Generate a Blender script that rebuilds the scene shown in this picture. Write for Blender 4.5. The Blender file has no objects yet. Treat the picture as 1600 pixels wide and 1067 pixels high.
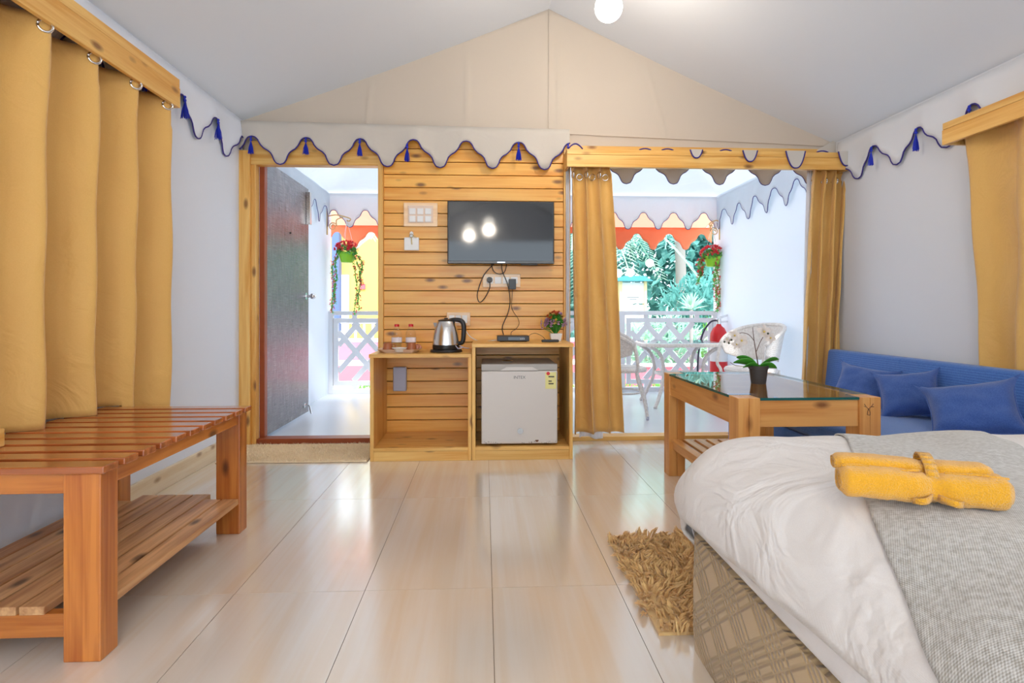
import bpy, math, random
from mathutils import Vector, Matrix, noise
random.seed(7)
S = bpy.context.scene
COL = S.collection
PI = math.pi

# ---------------- camera, world, sun, exposure ----------------
F = 900.0; HZ = 483.0; CH = 0.92; YAW = math.atan(43.0 / F)
cd = bpy.data.cameras.new('camera'); cam = bpy.data.objects.new('camera', cd); COL.objects.link(cam)
cam.location = (0, 0, CH); cam.rotation_euler = (PI / 2, 0, -YAW)
cd.sensor_width = 36; cd.lens = F / 1600 * 36; cd.shift_y = -(533.5 - HZ) / 1600
cd.clip_start = 0.02
S.camera = cam

wd = bpy.data.worlds.new('world'); S.world = wd; wd.use_nodes = True
nt = wd.node_tree; bg = nt.nodes['Background']
bg.inputs['Color'].default_value = (0.76, 0.88, 1.0, 1); bg.inputs['Strength'].default_value = 3.1
sl = bpy.data.lights.new('sun', 'SUN'); sun = bpy.data.objects.new('sun', sl); COL.objects.link(sun)
sl.energy = 4.5; sl.angle = math.radians(8); sl.color = (1, .95, .86)
sun.rotation_euler = (math.radians(38), math.radians(18), 0)
S.view_settings.view_transform = 'Standard'; S.view_settings.look = 'None'
S.view_settings.exposure = 0.46; S.view_settings.gamma = 1; S.view_settings.use_curve_mapping = False

def at(px, py, Y=None, z=None, X=None):
    """pixel of the 1600x1067 photograph -> point on a plane of the room"""
    u = (px - 800) / F; v = (HZ - py) / F
    d = Vector((math.sin(YAW) + u * math.cos(YAW), math.cos(YAW) - u * math.sin(YAW), v))
    if Y is not None: t = Y / d.y
    elif z is not None: t = (z - CH) / d.z
    else: t = X / d.x
    return Vector((d.x * t, d.y * t, CH + d.z * t))
def ax(px, Y): return at(px, 0, Y=Y).x
def az(py, Y, px=757): return at(px, py, Y=Y).z

# ---------------- materials ----------------
def newmat(name):
    m = bpy.data.materials.new(name); m.use_nodes = True
    return m, m.node_tree, m.node_tree.nodes['Principled BSDF']
def N(t, k, **kw):
    n = t.nodes.new(k)
    for a, b in kw.items(): setattr(n, a, b)
    return n
def L(t, a, b): t.links.new(a, b)
def rgb(c): return (c[0], c[1], c[2], 1)
def srgb(r, g, b):
    f = lambda x: ((x / 255 + .055) / 1.055) ** 2.4 if x / 255 > .04045 else x / 255 / 12.92
    return (f(r), f(g), f(b))
def mathn(t, op, a, b=None, c=None):
    n = N(t, 'ShaderNodeMath', operation=op)
    for i, v in enumerate((a, b, c)):
        if v is None: continue
        if isinstance(v, (int, float)): n.inputs[i].default_value = v
        else: L(t, v, n.inputs[i])
    return n.outputs[0]
def flat(name, c, rough=.5, metal=0, spec=.5, bump=0, bscale=60, var=0, transl=0, sheen=0, coat=0):
    m, t, p = newmat(name)
    p.inputs['Base Color'].default_value = rgb(c); p.inputs['Roughness'].default_value = rough
    p.inputs['Metallic'].default_value = metal; p.inputs['Specular IOR Level'].default_value = spec
    if sheen: p.inputs['Sheen Weight'].default_value = sheen; p.inputs['Sheen Roughness'].default_value = .5
    if coat: p.inputs['Coat Weight'].default_value = coat; p.inputs['Coat Roughness'].default_value = .08
    tc = N(t, 'ShaderNodeTexCoord')
    if var or bump:
        ns = N(t, 'ShaderNodeTexNoise'); ns.inputs['Scale'].default_value = bscale; ns.inputs['Detail'].default_value = 4
        L(t, tc.outputs['Object'], ns.inputs['Vector'])
    if var:
        mx = N(t, 'ShaderNodeMix', data_type='RGBA'); mx.inputs['A'].default_value = rgb([x * (1 - var) for x in c])
        mx.inputs['B'].default_value = rgb([min(1, x * (1 + var)) for x in c])
        L(t, ns.outputs['Fac'], mx.inputs['Factor']); L(t, mx.outputs['Result'], p.inputs['Base Color'])
    if bump:
        b = N(t, 'ShaderNodeBump'); b.inputs['Strength'].default_value = bump; b.inputs['Distance'].default_value = .004
        L(t, ns.outputs['Fac'], b.inputs['Height']); L(t, b.outputs['Normal'], p.inputs['Normal'])
    if transl:
        tr = N(t, 'ShaderNodeBsdfTranslucent'); tr.inputs['Color'].default_value = rgb(c)
        ms = N(t, 'ShaderNodeMixShader'); ms.inputs[0].default_value = transl
        L(t, p.outputs[0], ms.inputs[1]); L(t, tr.outputs[0], ms.inputs[2])
        L(t, ms.outputs[0], t.nodes['Material Output'].inputs['Surface'])
    return m
def emit(name, c, s):
    m, t, p = newmat(name)
    p.inputs['Base Color'].default_value = rgb(c); p.inputs['Emission Color'].default_value = rgb(c); p.inputs['Emission Strength'].default_value = s
    return m
def wood(name, light, mid, dark, axis='X', rough=.4, knots=True, gscale=1.0, var=.12, spec=.5, coat=0):
    m, t, p = newmat(name)
    tc = N(t, 'ShaderNodeTexCoord'); oi = N(t, 'ShaderNodeObjectInfo')
    off = N(t, 'ShaderNodeVectorMath', operation='SCALE'); off.inputs[0].default_value = (7.3, 3.1, 5.7)
    sc = mathn(t, 'MULTIPLY', oi.outputs['Random'], 9.0); L(t, sc, off.inputs['Scale'])
    add = N(t, 'ShaderNodeVectorMath', operation='ADD'); L(t, tc.outputs['Object'], add.inputs[0]); L(t, off.outputs[0], add.inputs[1])
    def mp(long, cross):
        mpn = N(t, 'ShaderNodeMapping')
        s = [cross * gscale] * 3; s['XYZ'.index(axis)] = long * gscale
        mpn.inputs['Scale'].default_value = s; L(t, add.outputs[0], mpn.inputs['Vector']); return mpn.outputs[0]
    n1 = N(t, 'ShaderNodeTexNoise'); n1.inputs['Scale'].default_value = 1; n1.inputs['Detail'].default_value = 5; n1.inputs['Distortion'].default_value = .6
    L(t, mp(1.6, 26), n1.inputs['Vector'])
    n2 = N(t, 'ShaderNodeTexNoise'); n2.inputs['Scale'].default_value = 1; n2.inputs['Detail'].default_value = 2
    L(t, mp(3, 130), n2.inputs['Vector'])
    mix = mathn(t, 'ADD', mathn(t, 'MULTIPLY', n1.outputs['Fac'], .78), mathn(t, 'MULTIPLY', n2.outputs['Fac'], .22))
    r = N(t, 'ShaderNodeValToRGB'); e = r.color_ramp.elements
    e[0].position = .38; e[0].color = rgb(mid); e[1].position = .60; e[1].color = rgb(light)
    L(t, mix, r.inputs[0]); colr = r.outputs[0]
    if knots:
        v = N(t, 'ShaderNodeTexVoronoi'); v.inputs['Scale'].default_value = 1; L(t, mp(5.5, 13), v.inputs['Vector'])
        vr = N(t, 'ShaderNodeValToRGB'); vr.color_ramp.elements[0].position = .09; vr.color_ramp.elements[0].color = (1, 1, 1, 1)
        vr.color_ramp.elements[1].position = .25; vr.color_ramp.elements[1].color = (0, 0, 0, 1)
        L(t, v.outputs['Distance'], vr.inputs[0])
        sepc = N(t, 'ShaderNodeSeparateColor'); L(t, v.outputs['Color'], sepc.inputs[0])
        kf = mathn(t, 'MULTIPLY', vr.outputs[0], mathn(t, 'GREATER_THAN', sepc.outputs[0], .45))
        mk = N(t, 'ShaderNodeMix', data_type='RGBA'); L(t, mathn(t, 'MULTIPLY', kf, .85), mk.inputs['Factor'])
        L(t, colr, mk.inputs['A']); mk.inputs['B'].default_value = rgb(dark); colr = mk.outputs['Result']
    hsv = N(t, 'ShaderNodeHueSaturation'); L(t, colr, hsv.inputs['Color'])
    L(t, mathn(t, 'ADD', 1 - var / 2, mathn(t, 'MULTIPLY', oi.outputs['Random'], var)), hsv.inputs['Value'])
    L(t, hsv.outputs[0], p.inputs['Base Color']); p.inputs['Roughness'].default_value = rough
    p.inputs['Specular IOR Level'].default_value = spec
    if coat: p.inputs['Coat Weight'].default_value = coat; p.inputs['Coat Roughness'].default_value = .15
    b = N(t, 'ShaderNodeBump'); b.inputs['Strength'].default_value = .15; b.inputs['Distance'].default_value = .002
    L(t, mix, b.inputs['Height']); L(t, b.outputs['Normal'], p.inputs['Normal'])
    return m
def canvas(name, c, transl, wr=.3, scale=1.6, rough=.85):
    """tent cloth: lets daylight through"""
    m, t, p = newmat(name); tc = N(t, 'ShaderNodeTexCoord')
    ns = N(t, 'ShaderNodeTexNoise'); ns.inputs['Scale'].default_value = scale; ns.inputs['Detail'].default_value = 3; ns.inputs['Distortion'].default_value = 1.2
    L(t, tc.outputs['Object'], ns.inputs['Vector'])
    n2 = N(t, 'ShaderNodeTexNoise'); n2.inputs['Scale'].default_value = 400; L(t, tc.outputs['Object'], n2.inputs['Vector'])
    h = mathn(t, 'ADD', ns.outputs['Fac'], mathn(t, 'MULTIPLY', n2.outputs['Fac'], .01))
    b = N(t, 'ShaderNodeBump'); b.inputs['Strength'].default_value = wr; b.inputs['Distance'].default_value = .05
    L(t, h, b.inputs['Height']); L(t, b.outputs['Normal'], p.inputs['Normal'])
    p.inputs['Base Color'].default_value = rgb(c); p.inputs['Roughness'].default_value = rough; p.inputs['Specular IOR Level'].default_value = .2
    if transl:
        tr = N(t, 'ShaderNodeBsdfTranslucent'); tr.inputs['Color'].default_value = rgb(c)
        L(t, b.outputs['Normal'], tr.inputs['Normal'])
        ms = N(t, 'ShaderNodeMixShader'); ms.inputs[0].default_value = transl
        L(t, p.outputs[0], ms.inputs[1]); L(t, tr.outputs[0], ms.inputs[2])
        L(t, ms.outputs[0], t.nodes['Material Output'].inputs['Surface'])
    return m
def woven(name, c1, c2, scale=220, rough=.9, sheen=.3, bump=.4, big=0.0, diag=False):
    m, t, p = newmat(name); tc = N(t, 'ShaderNodeTexCoord')
    mpn = N(t, 'ShaderNodeMapping'); L(t, tc.outputs['Object'], mpn.inputs['Vector'])
    if diag: mpn.inputs['Rotation'].default_value = (0, 0, .6)
    ns = N(t, 'ShaderNodeTexNoise'); ns.inputs['Scale'].default_value = scale; ns.inputs['Detail'].default_value = 2
    L(t, mpn.outputs[0], ns.inputs['Vector'])
    w1 = N(t, 'ShaderNodeTexWave', bands_direction='X'); w1.inputs['Scale'].default_value = scale; w1.inputs['Distortion'].default_value = .6
    w2 = N(t, 'ShaderNodeTexWave', bands_direction='Z' if not diag else 'Y'); w2.inputs['Scale'].default_value = scale; w2.inputs['Distortion'].default_value = .6
    for w in (w1, w2): L(t, mpn.outputs[0], w.inputs['Vector'])
    f = mathn(t, 'MULTIPLY', mathn(t, 'ADD', w1.outputs['Fac'], w2.outputs['Fac']), .5)
    f = mathn(t, 'ADD', mathn(t, 'MULTIPLY', f, .4), mathn(t, 'MULTIPLY', ns.outputs['Fac'], .6))
    mx = N(t, 'ShaderNodeMix', data_type='RGBA'); mx.inputs['A'].default_value = rgb(c1); mx.inputs['B'].default_value = rgb(c2)
    mr = N(t, 'ShaderNodeMapRange'); mr.inputs['From Min'].default_value = .3; mr.inputs['From Max'].default_value = .7
    L(t, f, mr.inputs['Value']); L(t, mr.outputs[0], mx.inputs['Factor']); L(t, mx.outputs['Result'], p.inputs['Base Color'])
    p.inputs['Roughness'].default_value = rough; p.inputs['Sheen Weight'].default_value = sheen; p.inputs['Specular IOR Level'].default_value = .2
    b = N(t, 'ShaderNodeBump'); b.inputs['Strength'].default_value = bump; b.inputs['Distance'].default_value = .002
    L(t, f, b.inputs['Height']); last = b
    if big:
        n3 = N(t, 'ShaderNodeTexNoise'); n3.inputs['Scale'].default_value = 6; n3.inputs['Detail'].default_value = 3; n3.inputs['Distortion'].default_value = 1.5
        L(t, tc.outputs['Object'], n3.inputs['Vector'])
        b2 = N(t, 'ShaderNodeBump'); b2.inputs['Strength'].default_value = big; b2.inputs['Distance'].default_value = .02
        L(t, n3.outputs['Fac'], b2.inputs['Height']); L(t, b.outputs['Normal'], b2.inputs['Normal']); last = b2
    L(t, last.outputs['Normal'], p.inputs['Normal'])
    return m

PL, PM, PD = srgb(238, 192, 112), srgb(220, 158, 72), srgb(120, 70, 28)
pine = {a: wood('pine_' + a, PL, PM, PD, a, rough=.38) for a in 'XYZ'}
plankm = wood('pine_plank', srgb(242, 184, 90), srgb(228, 154, 58), srgb(96, 50, 18), 'X', rough=.3, var=.16)
BL, BM_, BD = srgb(204, 126, 54), srgb(166, 86, 28), srgb(74, 32, 10)
bench = {a: wood('bench_' + a, BL, BM_, BD, a, rough=.3, coat=.3, var=.25) for a in 'XYZ'}
slatm = wood('slat_top', srgb(186, 106, 56), srgb(140, 70, 32), srgb(70, 28, 10), 'X', rough=.18, coat=.6, var=.15)
shelfm = wood('slat_shelf', srgb(226, 176, 124), srgb(176, 122, 78), srgb(66, 40, 24), 'Y', rough=.4, var=.25)
TL, TM, TD = srgb(226, 166, 96), srgb(204, 134, 64), srgb(120, 62, 24)
ctab = {a: wood('table_' + a, TL, TM, TD, a, rough=.35, coat=.2) for a in 'XYZ'}
basem = wood('pale_pine', srgb(240, 224, 196), srgb(228, 204, 166), srgb(150, 104, 60), 'Y', rough=.5)
floorm = wood('floor_laminate', srgb(226, 217, 206), srgb(222, 204, 182), srgb(196, 160, 120), 'Y', rough=.2, knots=False, gscale=.4, var=.03, spec=.8, coat=1)
fp_ = floorm.node_tree.nodes['Principled BSDF']; fp_.inputs['Coat Roughness'].default_value = .16; fp_.inputs['Coat IOR'].default_value = 1.75
jambm = flat('redwood_jamb', srgb(150, 70, 30), .4, var=.2, bscale=20)
wallm = canvas('white_wall', (.80, .85, .95), 0, wr=.06)  # cool daylight on the left side put into the white
wallR = canvas('white_wall_right', (.72, .74, .78), 0, wr=.05)  # same white wall without the left side's daylight tint
ceilm = canvas('ceiling_cloth', (.63, .64, .665), .04, wr=.10, scale=.8)
gablem = canvas('gable_cloth', srgb(208, 195, 180), .04, wr=.14, scale=1.4)
valm = canvas('valance_cloth', srgb(208, 200, 190), .06, wr=.12, scale=5)
porchc = canvas('porch_cloth', (.80, .84, .89), .13, wr=.6, scale=1.2)
porchv = canvas('porch_valance_cloth', (.86, .89, .93), .5, wr=.3, scale=3)
porchw = canvas('porch_wall', (.84, .88, .93), .25, wr=.06)
bluem = flat('navy_cord', srgb(52, 40, 130), .6)
tassm = flat('blue_tassel', srgb(30, 50, 190), .7)
curtm = woven('gold_curtain', srgb(220, 172, 96), srgb(226, 180, 104), 260, .5, .3, .1, big=.5)
netm = flat('white_net', (.85, .85, .88), .9, transl=.4)
doorm = None
steel = flat('steel', (.75, .75, .75), .18, 1)
chrome = flat('chrome', (.85, .85, .87), .08, 1)
black = flat('black_plastic', (.012, .012, .013), .35)
screen = flat('tv_screen', (.012, .014, .016), .06, spec=.6)
whitep = flat('white_plastic', (.82, .82, .82), .3)
greyp = flat('grey_plastic', srgb(176, 180, 200), .4)
plate = wood('switch_board', srgb(244, 214, 176), srgb(232, 190, 144), srgb(200, 150, 100), 'X', rough=.25, knots=False)
fridgem = flat('fridge_white', srgb(214, 208, 202), .3)
fridgeg = flat('fridge_grey', srgb(178, 174, 168), .4)
cable_b = flat('cable_black', (.02, .02, .02), .5)
glassm = None
duvm = woven('white_duvet', (.74, .70, .67), (.80, .77, .75), 500, .85, .1, .08, big=1.0)
sheetm = woven('white_sheet', (.82, .79, .78), (.86, .83, .82), 500, .9, .1, .05, big=.4)
throwm = woven('grey_throw', srgb(150, 144, 134), srgb(206, 204, 200), 110, .95, .4, .6, big=.2, diag=True)
bluef = woven('blue_denim', srgb(44, 92, 172), srgb(84, 132, 204), 240, .8, .3, .5, big=.15)
bluef2 = woven('blue_cushion', srgb(54, 84, 152), srgb(84, 116, 182), 240, .8, .3, .5, big=.25)
towelm = flat('mustard_towel', srgb(242, 170, 8), .95, bump=1.0, bscale=420, var=.2, sheen=.5)
shag = flat('shag', srgb(250, 200, 138), .85, var=.32, bscale=38, sheen=.4, transl=.22)
matm = flat('coir_mat', srgb(246, 222, 186), 1, bump=.5, bscale=60, var=.12)
white_paint = flat('white_paint', (.84, .86, .9), .45)
wicker = woven('white_wicker', (.62, .58, .55), (.9, .88, .86), 60, .6, .1, 1.0)
redm = flat('red_paint', srgb(214, 30, 34), .3)
orange = canvas('orange_awning', srgb(228, 130, 92), .26, wr=.3, scale=3)
orange2 = canvas('backlit_orange_awning', srgb(236, 160, 134), .35, wr=.3, scale=3)  # paler copy of the orange cloth, daylight shining through put into the colour
green_pot = flat('lime_pot', srgb(150, 215, 50), .4)
leafg = flat('leaf_green', srgb(70, 156, 48), .35, transl=.15, var=.15)
leafv = flat('leaf_vine', srgb(120, 200, 110), .5, transl=.4)
redfl = flat('red_flower', srgb(240, 84, 96), .5, transl=.3)
orfl = flat('orange_flower', srgb(205, 90, 45), .6)
pkfl = flat('pink_flower', srgb(200, 160, 190), .6)
yefl = flat('yellow_flower', srgb(235, 205, 110), .6)
whfl = flat('white_petal', srgb(240, 232, 226), .6, transl=.3)
dpot = flat('dark_pot', srgb(66, 60, 58), .5)
stemm = flat('stem_brown', srgb(92, 56, 40), .5)
bulbm = emit('bulb_glow', (1, .95, .86), 9); globem = emit('garden_globe', (1, .98, .95), 1.3)
brass = flat('scroll_iron', srgb(228, 190, 130), .45)
terra = flat('terracotta', srgb(170, 96, 52), .35)
traym = flat('tray_pink', srgb(232, 206, 186), .4)

def mk_door():
    m, t, p = newmat('door_laminate'); tc = N(t, 'ShaderNodeTexCoord')
    mp = N(t, 'ShaderNodeMapping'); mp.inputs['Scale'].default_value = (8, 8, 160); L(t, tc.outputs['Object'], mp.inputs['Vector'])
    n = N(t, 'ShaderNodeTexNoise'); n.inputs['Scale'].default_value = 1; n.inputs['Detail'].default_value = 5; L(t, mp.outputs[0], n.inputs['Vector'])
    mp2 = N(t, 'ShaderNodeMapping'); mp2.inputs['Scale'].default_value = (120, 120, 8); L(t, tc.outputs['Object'], mp2.inputs['Vector'])
    n2 = N(t, 'ShaderNodeTexNoise'); n2.inputs['Scale'].default_value = 1; L(t, mp2.outputs[0], n2.inputs['Vector'])
    h = mathn(t, 'ADD', n.outputs['Fac'], n2.outputs['Fac'])
    r = N(t, 'ShaderNodeValToRGB'); r.color_ramp.elements[0].position = .35; r.color_ramp.elements[1].position = .65
    r.color_ramp.elements[0].color = rgb(srgb(78, 70, 76)); r.color_ramp.elements[1].color = rgb(srgb(136, 130, 138))
    L(t, mathn(t, 'MULTIPLY', h, .5), r.inputs[0]); L(t, r.outputs[0], p.inputs['Base Color'])
    p.inputs['Roughness'].default_value = .2; p.inputs['Specular IOR Level'].default_value = .9
    b = N(t, 'ShaderNodeBump'); b.inputs['Strength'].default_value = .35; b.inputs['Distance'].default_value = .003
    L(t, h, b.inputs['Height']); L(t, b.outputs['Normal'], p.inputs['Normal']); return m
doorm = mk_door()
def mk_glass(name, tint, ior=1.6, rough=0.0):
    m, t, p = newmat(name)
    g = N(t, 'ShaderNodeBsdfGlossy'); g.inputs['Roughness'].default_value = rough
    tr = N(t, 'ShaderNodeBsdfTransparent'); tr.inputs['Color'].default_value = rgb(tint)
    fr = N(t, 'ShaderNodeFresnel'); fr.inputs['IOR'].default_value = ior
    ge = N(t, 'ShaderNodeNewGeometry'); fac = mathn(t, 'MULTIPLY', fr.outputs[0], mathn(t, 'SUBTRACT', 1, ge.outputs['Backfacing']))
    ms = N(t, 'ShaderNodeMixShader'); L(t, fac, ms.inputs[0]); L(t, tr.outputs[0], ms.inputs[1]); L(t, g.outputs[0], ms.inputs[2])
    L(t, ms.outputs[0], t.nodes['Material Output'].inputs['Surface']); return m
glassm = mk_glass('table_glass', (.86, .92, .92), 2.6)
edgem = flat('glass_edge', srgb(20, 92, 90), .1)
petm = mk_glass('clear_bottle', (.96, .97, .98), 1.5)
def mk_quilt():
    m, t, p = newmat('quilted_tan'); tc = N(t, 'ShaderNodeTexCoord')
    sp = N(t, 'ShaderNodeSeparateXYZ'); L(t, tc.outputs['Object'], sp.inputs[0])
    a = mathn(t, 'ADD', sp.outputs['X'], sp.outputs['Y']); z = sp.outputs['Z']
    d1 = mathn(t, 'ADD', mathn(t, 'MULTIPLY', a, 1.0), mathn(t, 'MULTIPLY', z, 1.25))
    d2 = mathn(t, 'SUBTRACT', mathn(t, 'MULTIPLY', a, 1.0), mathn(t, 'MULTIPLY', z, 1.25))
    def lines(d, per, w, ph=0):
        f = mathn(t, 'FRACT', mathn(t, 'ADD', mathn(t, 'DIVIDE', d, per), ph))
        x = mathn(t, 'ABSOLUTE', mathn(t, 'SUBTRACT', f, .5))
        mr = N(t, 'ShaderNodeMapRange', interpolation_type='SMOOTHSTEP'); mr.inputs['From Min'].default_value = 0; mr.inputs['From Max'].default_value = w
        L(t, x, mr.inputs['Value']); return mr.outputs[0]
    h = None
    for d in (d1, d2):
        for per, w, ph in ((.21, .06, 0), (.21, .05, .12), (.21, .05, .24), (.105, .1, .3)):
            l = lines(d, per, w, ph); h = l if h is None else mathn(t, 'MULTIPLY', h, l)
    hs = mathn(t, 'ADD', h, 0)
    b = N(t, 'ShaderNodeBump'); b.inputs['Strength'].default_value = .7; b.inputs['Distance'].default_value = .007
    L(t, hs, b.inputs['Height']); L(t, b.outputs['Normal'], p.inputs['Normal'])
    mx = N(t, 'ShaderNodeMix', data_type='RGBA'); mx.inputs['A'].default_value = rgb(srgb(178, 150, 108)); mx.inputs['B'].default_value = rgb(srgb(196, 168, 126))
    L(t, hs, mx.inputs['Factor']); L(t, mx.outputs['Result'], p.inputs['Base Color'])
    p.inputs['Roughness'].default_value = .75; p.inputs['Sheen Weight'].default_value = .3; return m
quiltm = mk_quilt()

# ---------------- mesh helpers ----------------
def wloc(o):
    v = Vector((0, 0, 0))
    while o is not None: v += o.location; o = o.parent
    return v
class MB:
    def __init__(s): s.v = []; s.f = []
    def add(s, vs, fs):
        o = len(s.v); s.v += [Vector(x) for x in vs]; s.f += [tuple(i + o for i in f) for f in fs]; return s
    def box(s, x0, x1, y0, y1, z0, z1):
        vs = [(x, y, z) for z in (z0, z1) for y in (y0, y1) for x in (x0, x1)]
        return s.add(vs, [(0, 2, 3, 1), (4, 5, 7, 6), (0, 1, 5, 4), (2, 6, 7, 3), (0, 4, 6, 2), (1, 3, 7, 5)])
    def tube(s, pts, r, n=8, caps=True):
        pts = [Vector(p) for p in pts]; m = len(pts); rs = r if isinstance(r, (list, tuple)) else [r] * m
        up = Vector((0, 0, 1)); rings = []; prev = None
        for i, p in enumerate(pts):
            d = (pts[min(i + 1, m - 1)] - pts[max(i - 1, 0)])
            if d.length < 1e-9: d = Vector((0, 0, 1))
            d.normalize()
            if prev is None: a = d.cross(up if abs(d.z) < .9 else Vector((1, 0, 0))).normalized()
            else:
                a = prev - d * prev.dot(d)
                a = a.normalized() if a.length > 1e-6 else d.orthogonal().normalized()
            prev = a; b = d.cross(a)
            rings += [p + (a * math.cos(2 * PI * k / n) + b * math.sin(2 * PI * k / n)) * rs[i] for k in range(n)]
        fs = [(i * n + k, i * n + (k + 1) % n, (i + 1) * n + (k + 1) % n, (i + 1) * n + k) for i in range(m - 1) for k in range(n)]
        if caps: fs += [tuple(range(n))[::-1], tuple((m - 1) * n + k for k in range(n))]
        return s.add(rings, fs)
    def lathe(s, c, prof, n=24, cap=True):
        c = Vector(c); vs = [c + Vector((r * math.cos(2 * PI * k / n), r * math.sin(2 * PI * k / n), z)) for r, z in prof for k in range(n)]
        m = len(prof)
        fs = [(i * n + k, i * n + (k + 1) % n, (i + 1) * n + (k + 1) % n, (i + 1) * n + k) for i in range(m - 1) for k in range(n)]
        if cap: fs += [tuple(range(n))[::-1], tuple((m - 1) * n + k for k in range(n))]
        return s.add(vs, fs)
    def sphere(s, c, r, n=16, sc=(1, 1, 1)):
        c = Vector(c); m = n // 2
        vs = [c + Vector((sc[0] * r * math.sin(PI * i / m) * math.cos(2 * PI * k / n), sc[1] * r * math.sin(PI * i / m) * math.sin(2 * PI * k / n), sc[2] * r * math.cos(PI * i / m))) for i in range(m + 1) for k in range(n)]
        fs = [(i * n + k, (i + 1) * n + k, (i + 1) * n + (k + 1) % n, i * n + (k + 1) % n) for i in range(m) for k in range(n)]
        return s.add(vs, fs)
    def prism(s, poly, d0, d1, plane='XZ'):
        """polygon (a,b) extruded along the third axis from d0 to d1"""
        def P(a, b, d): return {'XZ': (a, d, b), 'YZ': (d, a, b), 'XY': (a, b, d)}[plane]
        n = len(poly); vs = [P(a, b, d0) for a, b in poly] + [P(a, b, d1) for a, b in poly]
        fs = [tuple(range(n)), tuple(range(2 * n - 1, n - 1, -1))] + [(i, n + i, n + (i + 1) % n, (i + 1) % n) for i in range(n)]
        return s.add(vs, fs)
    def grid(s, nu, nv, fn, closed=False):
        vs = [fn(i / (nu - 1), j / (nv - 1)) for j in range(nv) for i in range(nu)]
        fs = [(j * nu + i, j * nu + i + 1, (j + 1) * nu + i + 1, (j + 1) * nu + i) for j in range(nv - 1) for i in range(nu - 1)]
        return s.add(vs, fs)
    def bar(s, p, q, w, t, up=(0, 1, 0)):
        """flat board from p to q, w wide, t thick along up"""
        p = Vector(p); q = Vector(q); u = Vector(up).normalized(); d = (q - p).normalized(); n = d.cross(u).normalized()
        vs = [x + n * a * w / 2 + u * b * t / 2 for x in (p, q) for a in (-1, 1) for b in (-1, 1)]
        return s.add(vs, [(0, 1, 3, 2), (4, 6, 7, 5), (0, 4, 5, 1), (2, 3, 7, 6), (0, 2, 6, 4), (1, 5, 7, 3)])
    def build(s, name, mat, parent=None, smooth=False, bevel=0, solid=0, origin=None, sub=0, seg=2):
        if parent is not None: o = wloc(parent)
        elif origin is not None: o = Vector(origin)
        else:
            xs = [v.x for v in s.v]; ys = [v.y for v in s.v]; zs = [v.z for v in s.v]
            o = Vector(((min(xs) + max(xs)) / 2, (min(ys) + max(ys)) / 2, min(zs)))
        me = bpy.data.meshes.new(name); me.from_pydata([tuple(v - o) for v in s.v], [], s.f); me.update()
        me.materials.append(mat)
        import bmesh
        bm = bmesh.new(); bm.from_mesh(me); bmesh.ops.recalc_face_normals(bm, faces=bm.faces); bm.to_mesh(me); bm.free()
        if smooth:
            for p in me.polygons: p.use_smooth = True
            if smooth == 'auto': me.set_sharp_from_angle(angle=math.radians(40))
        ob = bpy.data.objects.new(name, me); COL.objects.link(ob)
        if parent is not None: ob.parent = parent
        else: ob.location = o
        if bevel:
            b = ob.modifiers.new('b', 'BEVEL'); b.width = bevel; b.segments = seg; b.limit_method = 'ANGLE'; b.angle_limit = math.radians(40)
        if solid:
            b = ob.modifiers.new('s', 'SOLIDIFY'); b.thickness = solid; b.offset = 0
        if sub:
            b = ob.modifiers.new('u', 'SUBSURF'); b.levels = sub; b.render_levels = sub
        return ob
def tag(o, label=None, cat=None, group=None, kind=None):
    if label: o['label'] = label
    if cat: o['category'] = cat
    if group: o['group'] = group
    if kind: o['kind'] = kind
    return o
def thing(name, loc, label, cat, group=None, kind=None):
    o = bpy.data.objects.new(name, None); COL.objects.link(o); o.location = loc; o.empty_display_size = .05
    return tag(o, label, cat, group, kind)
def box(name, mat, x0, x1, y0, y1, z0, z1, parent=None, bevel=.002):
    return MB().box(min(x0, x1), max(x0, x1), min(y0, y1), max(y0, y1), min(z0, z1), max(z0, z1)).build(name, mat, parent, bevel=bevel)
def inst(o, d, parent=None):
    c = o.copy(); COL.objects.link(c); c.parent = parent if parent is not None else o.parent; c.location = o.location + Vector(d); return c
def copy_tree(o, parent=None):
    c = o.copy(); COL.objects.link(c); c.parent = parent
    for ch in list(o.children): copy_tree(ch, c)
    return c
def bez(p, n=14):
    """smooth path through points"""
    p = [Vector(x) for x in p]; q = [p[0]] + p + [p[-1]]; out = []
    for i in range(1, len(q) - 2):
        for k in range(n):
            t = k / n; a, b, c, d = q[i - 1], q[i], q[i + 1], q[i + 2]
            out.append(.5 * ((2 * b) + (c - a) * t + (2 * a - 5 * b + 4 * c - d) * t * t + (3 * b - a - 3 * c + d) * t ** 3))
    return out + [p[-1]]
def text(s, size, mat, parent, loc, rot, name='lettering', ext=.0006, align='CENTER'):
    c = bpy.data.curves.new('t', 'FONT'); c.body = s; c.size = size; c.extrude = ext; c.align_x = align; c.align_y = 'CENTER'; c.resolution_u = 3
    o = bpy.data.objects.new('t', c); COL.objects.link(o)
    dg = bpy.context.evaluated_depsgraph_get(); me = bpy.data.meshes.new_from_object(o.evaluated_get(dg)); bpy.data.objects.remove(o)
    me.materials.clear(); me.materials.append(mat)
    ob = bpy.data.objects.new(name, me); COL.objects.link(ob); ob.parent = parent
    ob.location = Vector(loc) - (wloc(parent) if parent else Vector()); ob.rotation_euler = rot
    return ob

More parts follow.
